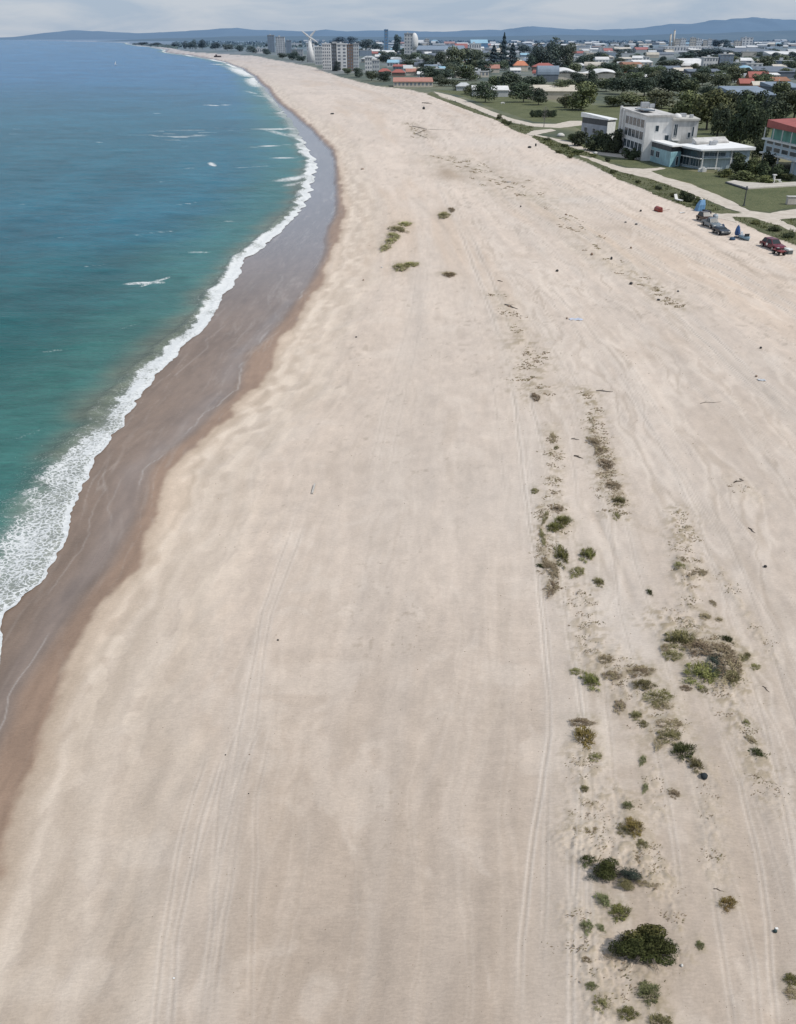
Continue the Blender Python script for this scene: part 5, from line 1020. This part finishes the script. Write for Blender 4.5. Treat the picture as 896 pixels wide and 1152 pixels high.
o = tw.build("beach_towel", paint((.48, .52, .62), .9, .2, 2, far=False), None, True); o.location = q; o.rotation_euler = (0, 0, .1); tag(o, "pale blue-white towel spread on the sand beside a brown stone", "towel")
def scrap(px, py, w, label, mat=None):
    q = on_ground(px, py); m = mpp(q.y); s = w * m / 2; r = random.Random(int(px)); vs = [((i - 2) * s / 2, (j - 2) * s / 2 * .8, .03 + r.uniform(0, .25) * s) for j in range(5) for i in range(5)]
    o = MB().add(vs, [(j * 5 + i, j * 5 + i + 1, j * 5 + i + 6, j * 5 + i + 5) for j in range(4) for i in range(4)]).build("scrap", mat or white, None, True); o.location = q; tag(o, label, "litter")
scrap(874, 1045, 3.2, "white scrap of litter lying on the dark teal stone"); scrap(857, 428, 8, "pale crumpled scrap of litter on the far right sand", paint((.50, .52, .55), .9, .2, 2, far=False)); scrap(768, 239.5, 6, "white crumpled scrap between the red dinghy and the light blue tent"); scrap(573, 205, 4, "blue-grey scrap among the trampled sand", paint((.22, .26, .34), .9, .2, 2, far=False)); scrap(196, 1101, 2.5, "tiny white scrap beside the left tyre tracks")
a, b = on_ground(351.5, 556), on_ground(354.5, 546); pk = MB(); d = b - a; n = Vector((-d.y, d.x, 0)).normalized() * .06
pk.add([a - n, a + n, b + n, b - n, a - n + Vector((0, 0, .12)), a + n + Vector((0, 0, .12)), b + n + Vector((0, 0, .16)), b - n + Vector((0, 0, .16))], [(3, 2, 1, 0), (4, 5, 6, 7), (0, 1, 5, 4), (1, 2, 6, 5), (2, 3, 7, 6), (3, 0, 4, 7)])
tag(pk.build("plank", paint((.46, .43, .39), .9, .2, 3, far=False)), "bleached white plank at the end of a drag mark in the sand", "plank")

# boats
q = at(130.5, 73, -1.15); sb = empty("sailing_boat", q, .6, "tiny white sailing boat far out on the sea", "boat"); sb.scale = (.4, .4, .4); MB().loft([[(x, -w, .9), (x, -w * .6, .1), (x, w * .6, .1), (x, w, .9)] for x, w in ((-4, .8), (-1, 1.3), (2, 1.0), (4.5, .08))]).build("hull", white, sb); MB().add([(-3.2, 0, 1.8), (.5, 0, 1.8), (.5, 0, 11), (-3.2, .1, 1.8), (.5, .1, 1.8), (.5, .1, 11)], [(0, 1, 2), (5, 4, 3), (0, 3, 4, 1), (1, 4, 5, 2), (2, 5, 3, 0)]).build("sail", white, sb); MB().tube([(.6, 0, .5), (.6, 0, 11.5)], .08, 6).build("mast", offwhite, sb)
q = at(245, 64.4); fb = empty("fishing_boat", q, .2, "dark brown boat drawn up on the far end of the beach", "boat"); MB().loft([[(x, -w, 2.4), (x, -w * .7, 0), (x, w * .7, 0), (x, w, 2.4)] for x, w in ((-6, 1.4), (-2, 2.2), (3, 1.9), (6.5, .15))]).build("hull", paint((.05, .03, .025), .8, .2, .3), fb); MB().box(-3.5, -.5, -1.2, 1.2, 2.2, 4.2).build("cabin", paint((.10, .05, .04), .8, .2, .3), fb)

# ------------------------------------------------------------------ the town behind the beach
WALLS = {'white': (.72, .71, .69), 'cream': (.60, .54, .45), 'grey': (.34, .35, .36), 'bluegrey': (.20, .25, .31), 'dark': (.09, .095, .10), 'brown': (.22, .15, .11), 'red': (.36, .10, .07), 'orange': (.58, .20, .09), 'terracotta': (.42, .19, .13), 'blue': (.13, .26, .42), 'skyblue': (.30, .50, .62), 'beige': (.56, .50, .40), 'slate': (.13, .15, .18), 'rust': (.30, .13, .06), 'lightgrey': (.52, .53, .53)}
def wall_paint(c): return paint(WALLS[c], .75, .14, .12)
winm = paint((.20, .22, .25), .4, .3, .3)
def far_building(px0, px1, base, top, wallc, roofc, form, label=None, cat="building", name=None, rz=0, depth=None, win=None, phrase=None, group=None, cap=None):
    q = at((px0 + px1) / 2, base); m = mpp(q.y); w = (px1 - px0) * m; H = upto((px0 + px1) / 2, top, q.y).z; dp = depth or max(7, w * .55)
    root = empty(name or "town_building", (q.x, q.y, 0), rz); wm, rm = wall_paint(wallc), wall_paint(roofc); hw = w / 2
    if form == 'gable':
        e = H * .55; MB().box(-hw, hw, 0, dp, -.5, e).build("wall", wm, root)
        mb = MB(); o = .4; mb.add([(-hw - o, -o, e - .15), (hw + o, -o, e - .15), (hw + o, dp / 2, H), (-hw - o, dp / 2, H), (hw + o, dp + o, e - .15), (-hw - o, dp + o, e - .15), (-hw - o, -o, e + .1), (hw + o, -o, e + .1), (hw + o, dp / 2, H + .25), (-hw - o, dp / 2, H + .25), (hw + o, dp + o, e + .1), (-hw - o, dp + o, e + .1)],
            [(6, 7, 8, 9), (9, 8, 10, 11), (1, 0, 3, 2), (2, 3, 5, 4), (0, 1, 7, 6), (4, 5, 11, 10), (1, 2, 8, 7), (2, 4, 10, 8), (3, 0, 6, 9), (5, 3, 9, 11)]); mb.build("roof", rm, root)
        for sx in (-1, 1): MB().add([(sx * hw, 0, e), (sx * hw, dp, e), (sx * hw, dp / 2, H), (sx * (hw - .2), 0, e), (sx * (hw - .2), dp, e), (sx * (hw - .2), dp / 2, H)], [(0, 2, 1), (3, 4, 5), (0, 1, 4, 3), (1, 2, 5, 4), (2, 0, 3, 5)]).build('gable_end', wm, root)
        e_ = e
    elif form == 'hip':
        e = H * .55; MB().box(-hw, hw, 0, dp, -.5, e).build("wall", wm, root); o = .5; k = min(hw * .6, dp * .5)
        MB().add([(-hw - o, -o, e), (hw + o, -o, e), (hw + o, dp + o, e), (-hw - o, dp + o, e), (-hw + k, dp / 2, H), (hw - k, dp / 2, H)], [(0, 1, 5, 4), (1, 2, 5), (2, 3, 4, 5), (3, 0, 4), (3, 2, 1, 0)]).build("roof", rm, root); e_ = e
    elif form == 'vault':
        e = H * .45; MB().box(-hw, hw, 0, dp, -.5, e).build("wall", wm, root)
        MB().loft([[(x, dp * (.5 - .53 * math.cos(a)), e + (H - e) * math.sin(a)) for a in [math.pi * i / 10 for i in range(11)]] for x in np.linspace(-hw - .5, hw + .5, 9)]).build("roof", rm, root); e_ = e
    elif form == 'wave':
        MB().box(-hw, hw, .3, dp, -.5, H * .55).build("wall", wm, root); rings = []
        for i in range(25):
            x = -hw - .5 + (w + 1) * i / 24; z = H * (.72 + .26 * math.sin(i / 24 * 9 + .4) * (1 - .5 * i / 24)); rings.append([(x, -1, z - H * .14), (x, dp * .5, z + H * .05), (x, dp + 1, z), (x, dp + 1, z - .3), (x, dp * .5, z + H * .05 - .4), (x, -1, z - H * .14 - .4)])
        MB().loft(rings).build("roof", rm, root); e_ = H * .5
    elif form == 'shed':
        e = H * .6; MB().box(-hw, hw, 0, dp, -.5, e).build("wall", wm, root)
        MB().prism([(-hw - .4, -.4), (hw + .4, -.4), (hw + .4, dp + .4), (-hw - .4, dp + .4)], e + .003, e + .3, [e + .3, e + .3, H, H]).build("roof", rm, root); e_ = e
    else:
        MB().box(-hw, hw, 0, dp, -.5, H).build("wall", wm, root); MB().box(-hw - .3, hw + .3, -.3, dp + .3, H + .003, H + max(.4, H * .04)).build("roof", rm, root); e_ = H
        mb = MB(); s = max(1.2, min(4, w * .18)); mb.box(-hw * .4, -hw * .4 + s, dp * .4, dp * .4 + s, H + max(.4, H * .04), H + max(.4, H * .04) + s * .7); mb.build("plant_room", wall_paint('lightgrey'), root)
    if win:
        nc, nr = win
        for r_ in range(nr):
            for c_ in range(nc):
                z = e_ * (r_ + .35) / nr; ww = w / nc * .52; x = -hw + w * (c_ + .5) / nc
                MB().box(x - ww / 2, x + ww / 2, -.06, .05, z, z + e_ / nr * .5).build("window", winm, root)
    if label: tag(root, label, cat, group)
    else: POOL.append((root, phrase, cat, (px0 + px1) / 2, base, group))
    return root
G1 = "houses of the town"
FB = far_building
FB(302, 309.5, 59, 40, 'bluegrey', 'grey', 'flat', "tall blue-grey tower block, leftmost high block of the far shore town", win=(3, 8))
FB(311, 321, 60, 42, 'lightgrey', 'grey', 'flat', "light grey tower block between two blue-grey towers", win=(4, 8))
FB(322.5, 328.5, 60, 46, 'bluegrey', 'slate', 'flat', "shorter blue-grey tower just right of the light grey tower block", win=(3, 6))
FB(285, 300, 60, 54.5, 'white', 'lightgrey', 'flat', "low white hall beside the beach, left of the far tower blocks", win=(6, 1))
FB(328, 341, 64, 56, 'grey', 'slate', 'flat', "low grey block left of the white wind turbine", win=(5, 2))
FB(346, 354, 70, 50, 'white', 'white', 'flat', "narrow white block at the foot of the wind turbine", win=(3, 5))
FB(355, 364, 73, 53, 'lightgrey', 'white', 'flat', "pale grey mid-rise block right of the wind turbine", win=(4, 5))
FB(363.5, 373, 79, 50, 'white', 'white', 'flat', "white tower block nearest the beach, with dark neighbour", win=(4, 8))
FB(373.8, 379, 80, 50, 'dark', 'dark', 'flat', "narrow dark tower between two white tower blocks", win=(2, 7))
FB(379.5, 391, 80, 50, 'white', 'white', 'flat', "broad white slab block in the middle of the tower row", win=(2, 8))
FB(391.4, 397.5, 80, 51, 'brown', 'brown', 'flat', "brown narrow tower attached to the white slab block", win=(2, 8))
FB(398, 404, 80, 50, 'lightgrey', 'grey', 'flat', "pale grey tower at the landward end of the tower row", win=(3, 8))
FB(411, 419, 83, 65, 'white', 'lightgrey', 'flat', "stepped white block in front of the towers, taller half", win=(3, 4)); FB(419.3, 427, 83, 68, 'lightgrey', 'white', 'flat', "light grey lower half of the stepped block in front of the towers", win=(3, 3))
FB(426, 440, 85, 77, 'brown', 'red', 'hip', "red roofed house beside the light grey stepped block"); FB(441, 456, 86, 78, 'brown', 'red', 'hip', "red roofed house, middle one of the red roofs"); FB(457, 474, 85, 77.5, 'cream', 'terracotta', 'gable', "house with faded red roof, rightmost of the red roofs")
FB(443, 487, 98, 88.5, 'cream', 'terracotta', 'shed', "long low hall with pale terracotta roof at the edge of the beach", depth=22, win=(10, 1))
FB(432.5, 437, 60, 34, 'blue', 'blue', 'flat', "slender blue tower standing alone in the town", win=(1, 8))
tw_ = FB(455, 464.5, 68, 38.5, 'lightgrey', 'grey', 'flat', "grey tower with a white dome beside its top", win=(3, 8)); m = mpp(at(460, 68).y); MB().dome(6.5 * m, 3 * m, upto(460, 47, at(460, 68).y).z, 4.5 * m, 4.5 * m, 9 * m, 14, 6, -.9).build("dome", wall_paint('white'), tw_, True); MB().box(4 * m, 9 * m, 1 * m, 5 * m, -.5, upto(460, 46, at(460, 68).y).z).build("annex", wall_paint('lightgrey'), tw_)
FB(464, 524, 63, 51.5, 'grey', 'bluegrey', 'shed', "long grey warehouse with low sloping roof in the town", win=(14, 1), depth=60)
FB(512, 526, 60, 49, 'red', 'red', 'gable', "red hall at the right end of the grey warehouse"); FB(528, 541, 62, 49.5, 'white', 'white', 'flat', "white block right of the red hall", win=(5, 2)); FB(530, 549, 55, 44.5, 'blue', 'skyblue', 'shed', "blue roofed shed behind the white block")
FB(478, 483, 52, 44, 'cream', 'cream', 'flat', "small cream tower behind the grey warehouse", win=(2, 4)); FB(468, 481, 52, 45, 'white', 'white', 'vault', "white vaulted hall right of the domed tower")
FB(578, 594, 80, 68.5, 'cream', 'orange', 'hip', "house with bright orange roof among dark trees"); FB(600, 625, 80, 71, 'brown', 'red', 'hip', "broad house with dark red roof under the dark trees"); FB(546, 562, 82, 73, 'cream', 'terracotta', 'gable', "cream house with faded pink roof left of the orange roof")
FB(605, 628, 92, 74, 'slate', 'bluegrey', 'vault', "blue-grey vaulted hall between dark trees")
FB(628, 692, 90, 76.5, 'cream', 'white', 'wave', "long white wavy roofed hall behind the trees", depth=26)
FB(594, 648, 112, 97, 'beige', 'beige', 'shed', "long beige sloping roof among the trees near the beach", depth=16, rz=-.12)
FB(532, 551, 108, 96.5, 'lightgrey', 'white', 'shed', "white roofed shed left of the bushes near the beach"); FB(554, 572, 109, 97, 'lightgrey', 'white', 'shed', "white roofed shed between dense dark trees near the beach"); FB(514, 530, 102, 93, 'lightgrey', 'lightgrey', 'hip', "light grey roofed shed nearest the beach end of the bushes"); FB(478, 496, 82, 73, 'skyblue', 'bluegrey', 'gable', "blue-grey shed in front of the green trees"); FB(494, 508, 84, 75, 'lightgrey', 'skyblue', 'gable', "pale blue roofed shed right of the blue-grey shed")
FB(571, 580, 106, 101, 'white', 'white', 'gable', "small white gabled hut in dense dark trees")
for px, lab in ((753.2, "left shorter chimney of the pair above the town"), (757, "tall beige chimney standing above the far town")):
    q = at(px, 54); h = upto(px, 33.5 if px > 755 else 38, q.y).z; r = empty("chimney", q, 0, lab, "chimney"); mm = mpp(q.y); MB().tube([(0, 0, -1), (0, 0, h * .97)], [1.35 * mm, 1.0 * mm], 14).build("shaft", wall_paint('cream'), r, True); MB().tube([(0, 0, h * .97), (0, 0, h)], [1.15 * mm, 1.15 * mm], 14).build("rim", wall_paint('lightgrey'), r); MB().box(-2 * mm, 2 * mm, -mm, mm, -1, h * .12).build("base", wall_paint('beige'), r)
k = 0
for a, b, bs, tp, c in ((759, 764, 54, 44, 'cream'), (765, 771, 54, 43.5, 'white'), (776, 782, 54, 42.5, 'cream'), (782.5, 789, 54, 44, 'white'), (791, 795, 54, 45, 'cream'), (796, 800, 54, 44, 'white'), (826, 833, 54, 46, 'cream'), (834, 846, 54, 42.5, 'white')):
    FB(a, b, bs, tp, c, 'lightgrey', 'flat', win=(3, 4), phrase=f"{c} apartment block on the far skyline", group="apartment blocks on the skyline")
FB(748, 802, 59, 52.5, 'white', 'white', 'flat', "very long white hall below the chimneys", win=(16, 1)); FB(803, 850, 59.5, 55, 'cream', 'lightgrey', 'flat', "long cream hall right of the white hall", win=(10, 1))
FB(766, 790, 80, 66, 'cream', 'white', 'vault', "white vaulted hall left of the glass tower", depth=40); FB(790, 806, 82, 65, 'white', 'white', 'flat', "white block joined to the left of the glass tower", win=(5, 3)); FB(808, 823, 82, 61.5, 'bluegrey', 'lightgrey', 'flat', "blue-grey glass fronted tower among the low halls", win=(4, 5)); FB(735, 768, 82, 74.5, 'dark', 'slate', 'shed', "dark grey low hall below the white vaulted hall"); FB(775, 812, 85, 78, 'dark', 'slate', 'shed', "dark grey low hall in front of the glass tower")
q = at(836, 87); mm = mpp(q.y); r = empty("domed_hall", q, 0, "hall with a pale blue dome, left of the red sheds", "hall"); MB().loft([[(9.6 * mm * math.cos(6.283 * i / 20), 9.6 * mm * math.sin(6.283 * i / 20), z) for i in range(20)] for z in (-.5, 3.5)]).build("wall", wall_paint('lightgrey'), r); MB().dome(0, 0, 3.5, 10 * mm, 10 * mm, 7.5 * mm, 20, 6).build("roof", paint(WALLS['skyblue'], .5, .1, .1), r, True)
FB(842, 864, 95, 81, 'rust', 'red', 'gable', "tallest red shed, with gabled front, right of the blue dome"); FB(832, 848, 100, 89, 'rust', 'red', 'gable', "small dark red shed below the blue dome"); FB(847, 861, 101, 92, 'orange', 'cream', 'gable', "orange shed with a bright cream roof among red sheds"); FB(862, 888, 98, 87, 'rust', 'rust', 'shed', "long rusty red shed, rightmost of the red sheds")
FB(828, 872, 118, 100, 'slate', 'bluegrey', 'shed', "big blue-grey roofed hall below the red sheds", depth=30); FB(872, 905, 106, 94, 'slate', 'bluegrey', 'shed', "blue-grey roofed hall at the right edge below the red sheds", depth=26); FB(850, 905, 88, 76.5, 'slate', 'slate', 'shed', "large slate roofed hall at the right edge behind the red sheds", depth=50)
FB(702, 722, 82, 70, 'rust', 'rust', 'vault', "rust coloured vaulted roof in the middle of the town", depth=30)
FB(812, 880, 64, 55, 'slate', 'slate', 'shed', "very large slate grey hall on the right skyline", depth=120); FB(866, 905, 66, 58, 'lightgrey', 'white', 'shed', "white roofed hall at the right edge in front of the slate hall")
q = at(873, 112); h = upto(873, 89, q.y).z; mm = mpp(q.y); r = empty("floodlight_mast", q, 0, "white floodlight mast with a lamp crossbar in front of the blue-grey hall", "mast"); MB().tube([(0, 0, 0), (0, 0, h)], [.30, .2], 8).build("pole", white, r); MB().tube([(-7 * mm, 0, h * .24), (7 * mm, 0, h * .24)], .14, 6).build("crossbar", white, r)
for i in range(7): x = (-7 + i * 2.33) * mm; MB().box(x - .35, x + .35, -.35, .15, h * .24 + .1, h * .24 + .8).build("floodlight", paint((.8, .8, .78), .4, .05, 1), r)
# wind turbine
q = at(350, 70); mm = mpp(q.y); hub = upto(348.5, 42, q.y); r = empty("wind_turbine", q, 0, "thick white wind turbine with three short blades above the beachside towers", "wind turbine"); dx = hub.x - q.x
MB().tube([(0, 0, -1), (-.2 * mm, 0, hub.z * .45), (dx * .8, 0, hub.z * .97)], [4.6 * mm, 3.2 * mm, 1.3 * mm], 14).build("tower", wall_paint('white'), r, True)
MB().loft([[(dx + mm * .9 * s * math.cos(6.283 * i / 10), y, hub.z + mm * .9 * s * math.sin(6.283 * i / 10)) for i in range(10)] for y, s in ((-2.4 * mm, .4), (-1.6 * mm, 1), (1.8 * mm, .9))]).build("nacelle", white, r, True)
for ex, ey in ((-8.5, 6.5), (7.5, 7.2), (9, -5)):
    d = Vector((ex, 0, ey)) * mm; s = Vector((-d.z, 0, d.x)).normalized() * mm; c0 = Vector((dx, -2 * mm, hub.z)); MB().loft([[c0 + d * t_ + s * wv + Vector((0, o, 0)) for wv, o in ((-1, 0), (0, .35 * mm), (1, 0), (0, -.2 * mm))] if False else [c0 + d * t_ + s * (-wd), c0 + d * t_ + Vector((0, .3 * mm, 0)), c0 + d * t_ + s * wd, c0 + d * t_ - Vector((0, .25 * mm, 0))] for t_, wd in ((0, .5), (.25, 1.25), (.6, .95), (1, .2))]).build("blade", wall_paint('white'), r)

# the many smaller houses
random.seed(2024); placed = []
def free(x, y, w):
    return all(abs(x - a) > (w + b) * .36 or abs(y - c) > .9 + (y - 44) * .04 for a, c, b in placed)
for o_, ph_, ct_, x, y, g_ in POOL:
    if ct_ == "building": placed.append((x, y, 10))
for x, y, w in ((440, 85, 50), (465, 95, 44), (495, 61, 64), (535, 58, 24), (586, 78, 20), (612, 78, 28), (616, 90, 26), (660, 88, 66), (620, 110, 56), (775, 57, 54), (826, 58, 48), (778, 78, 28), (798, 80, 18), (815, 80, 18), (752, 80, 36), (794, 84, 38), (836, 85, 22), (853, 93, 26), (850, 115, 46), (888, 103, 36), (880, 85, 60), (712, 80, 22), (846, 62, 70), (886, 64, 40), (460, 66, 18), (435, 58, 8)): placed.append((x, y, w))
CH_ = ['white'] * 7 + ['lightgrey'] * 4 + ['cream'] * 4 + ['grey'] * 3 + ['bluegrey'] * 3 + ['slate'] * 3 + ['terracotta', 'brown', 'skyblue', 'beige', 'red']
names_ = {'flat': 'flat roofed block', 'gable': 'gabled house', 'hip': 'hipped house', 'shed': 'sloping shed', 'vault': 'vaulted hall'}
ROOFN = {'lightgrey': 'light grey', 'bluegrey': 'blue-grey', 'skyblue': 'pale blue', 'slate': 'slate grey'}
count = 0; tries = 0
while count < 296 and tries < 22000:
    tries += 1; z = random.random()
    if z < .42: y = random.uniform(47.2, 54)
    elif z < .75: y = random.uniform(54, 66)
    else: y = random.uniform(66, 92)
    xmin = 408 if y < 75 else (480 if y < 86 else 640)
    if y < 52: xmin = 330
    x = random.uniform(xmin, 905)
    if count < 60: x, y = random.uniform(404, 548), random.uniform(60, 90)
    if y < 50: w = random.uniform(3, 9); h = random.uniform(1.3, 3.4)
    elif y < 58: w = random.uniform(5, 15); h = random.uniform(2.2, 4.6)
    elif y < 70: w = random.uniform(8, 19); h = random.uniform(3.4, 6.5)
    else: w = random.uniform(10, 24); h = random.uniform(5, 8.5)
    if count < 60: w *= .8
    if count < 60 and x < 404 + (y - 60) * 2.4 or not free(x, y, w): continue
    placed.append((x, y, w)); form = random.choice(('gable', 'gable', 'hip', 'shed', 'shed', 'flat', 'flat', 'vault')); rc = random.choice(CH_); wc_ = random.choice(('white', 'white', 'cream', 'lightgrey', 'grey', 'bluegrey', 'beige'))
    if form == 'flat': rc = random.choice(('white', 'lightgrey', 'white')); lead = ROOFN.get(wc_, wc_) + ' ' + names_[form]
    else: lead = names_[form] + ' with ' + ROOFN.get(rc, rc) + ' roof'
    FB(x - w / 2, x + w / 2, y, y - h, wc_, rc, form, phrase=lead, cat="building", name="town_house", rz=random.uniform(-.35, .35), win=(random.choice((3, 4)), 1) if y > 66 else None, group=G1); count += 1
# trees between the houses
random.seed(31); n = 0; tries = 0
while n < 230 and tries < 9000:
    tries += 1; z = random.random(); y = random.uniform(47, 55) if z < .4 else (random.uniform(55, 68) if z < .72 else random.uniform(68, 100))
    xmin = 300 if y < 54 else (408 if y < 66 else (480 if y < 84 else 650)); x = random.uniform(xmin, 910)
    if n < 50: x, y = random.uniform(404, 548), random.uniform(60, 92)
    if n < 50 and x < 404 + (y - 60) * 2.5: continue
    hh = (1.6 + (y - 46) * .21) * random.uniform(.8, 1.35); w = hh * random.uniform(1.2, 2.3)
    if any(abs(x - a) < (w + b) * .30 and abs(y - c) < .5 + (y - 44) * .02 for a, c, b in placed): continue
    placed.append((x, y, w * .6)); k = random.choice(('dark', 'dark', 'mid', 'mid', 'olive')); tree(x, y, w, hh, k, {'dark': 'dark green tree', 'mid': 'green tree', 'olive': 'olive tree'}[k], "trees among the town houses", "town_tree"); n += 1

# far wood on the headland and along the foot of the hills: one mass
mb = MB(); r = random.Random(8)
for i in range(9000):
    if i < 1600: px, py = r.uniform(150, 200), r.uniform(49, 53); py = 50 + (px - 150) / 50 * 5 * r.uniform(.3, 1); top = 1.2
    elif i < 3000: px, py = r.uniform(196, 345), r.uniform(47.5, 53.5); top = 1.6
    else: px, py = r.uniform(330, 980), r.uniform(45.6, 49.5); top = 1.2
    q = at(px, py); m = mpp(q.y); h = top * m * r.uniform(.4, 1.2); w = m * r.uniform(.5, 1.5); a = r.uniform(0, 3.14); ca, sa = math.cos(a) * w, math.sin(a) * w
    mb.add([(q.x - ca, q.y - sa, -1), (q.x + ca, q.y + sa, -1), (q.x + ca * .7, q.y + sa * .7, h * .8), (q.x, q.y, h * 1.15), (q.x - ca * .7, q.y - sa * .7, h * .75)], [(0, 1, 2, 3, 4)])
tag(mb.build("woodland", LEAF['mid']), kind="stuff")

# ------------------------------------------------------------------ write the labels of the repeats: what each looks like, and which landmark it stands by
MARKS = [("the white wind turbine", 350, 68), ("the white slab block", 385, 78), ("the blue tower", 435, 59), ("the domed grey tower", 460, 66), ("the grey warehouse", 494, 61), ("the red hall", 519, 59), ("the tall conifer", 566, 76), ("the bright orange roof", 586, 79), ("the dark red roof", 612, 79), ("the wavy roofed hall", 660, 89), ("the beige sloping roof", 620, 111), ("the beige chimney", 757, 53), ("the long white hall", 775, 58), ("the glass tower", 815, 81), ("the blue dome", 836, 86), ("the red sheds", 860, 97), ("the floodlight mast", 873, 111), ("the rust vaulted roof", 712, 81), ("the long terracotta hall", 465, 97), ("the small grey house", 668, 163), ("the tall white house", 722, 180), ("the pale blue house", 810, 191), ("the red roofed house", 880, 190), ("the slate skyline hall", 846, 63), ("the two far towers", 312, 59), ("the low white hall", 292, 60), ("the bare tree", 612, 143), ("the lamp post", 837, 231), ("the sun lounger", 763, 226), ("the path junction", 835, 240), ("the dark low hall", 752, 81),
         ("the biggest shrub", 725, 1075), ("the touching shrub pair", 692, 990), ("the teal-black rock", 792, 875), ("the blue-green plant", 805, 741), ("the round black stone", 861, 638), ("the thin grey stick", 647, 494), ("the teal stone", 872, 1048), ("the drift branch", 575, 345), ("the dark sand hollow", 504, 194), ("the tall green clump", 632, 619)]
from collections import defaultdict
ORD = ["first", "second", "third", "fourth", "fifth", "sixth", "seventh", "eighth", "ninth", "tenth", "eleventh", "twelfth"]
BEACH = {"the biggest shrub", "the touching shrub pair", "the teal-black rock", "the blue-green plant", "the round black stone", "the thin grey stick", "the teal stone", "the drift branch", "the dark sand hollow", "the tall green clump"}
keyed = defaultdict(list)
for o, ph, cat, px, py, grp in POOL:
    near = grp == "plants growing on the sand"; best = None
    for nm, mx_, my_ in MARKS:
        if (nm in BEACH) != near: continue
        ky = 1.0 if near else 3.0 if py < 110 else 1.4
        dd_ = math.hypot(px - mx_, (py - my_) * ky)
        if dd_ > 1.5 and (best is None or dd_ < best[0]): best = (dd_, nm, px - mx_, (py - my_) * ky)
    _, nm, ddx, ddy = best
    if abs(ddy) > abs(ddx): rel = "beyond" if ddy < 0 else "below"
    else: rel = "left of" if ddx < 0 else "right of"
    keyed[(ph, rel, nm)].append((px, py, o, cat, grp))
for (ph, rel, nm), L_ in keyed.items():
    L_.sort(key=lambda a: a[0])
    for i, (px, py, o, cat, grp) in enumerate(L_):
        lab = f"{ph} {rel} {nm}"
        if len(L_) > 1: lab += f", {ORD[min(i, 11)]} from left" if len(L_) > 2 else (", left one" if i == 0 else ", right one")
        tag(o, lab, cat, grp)
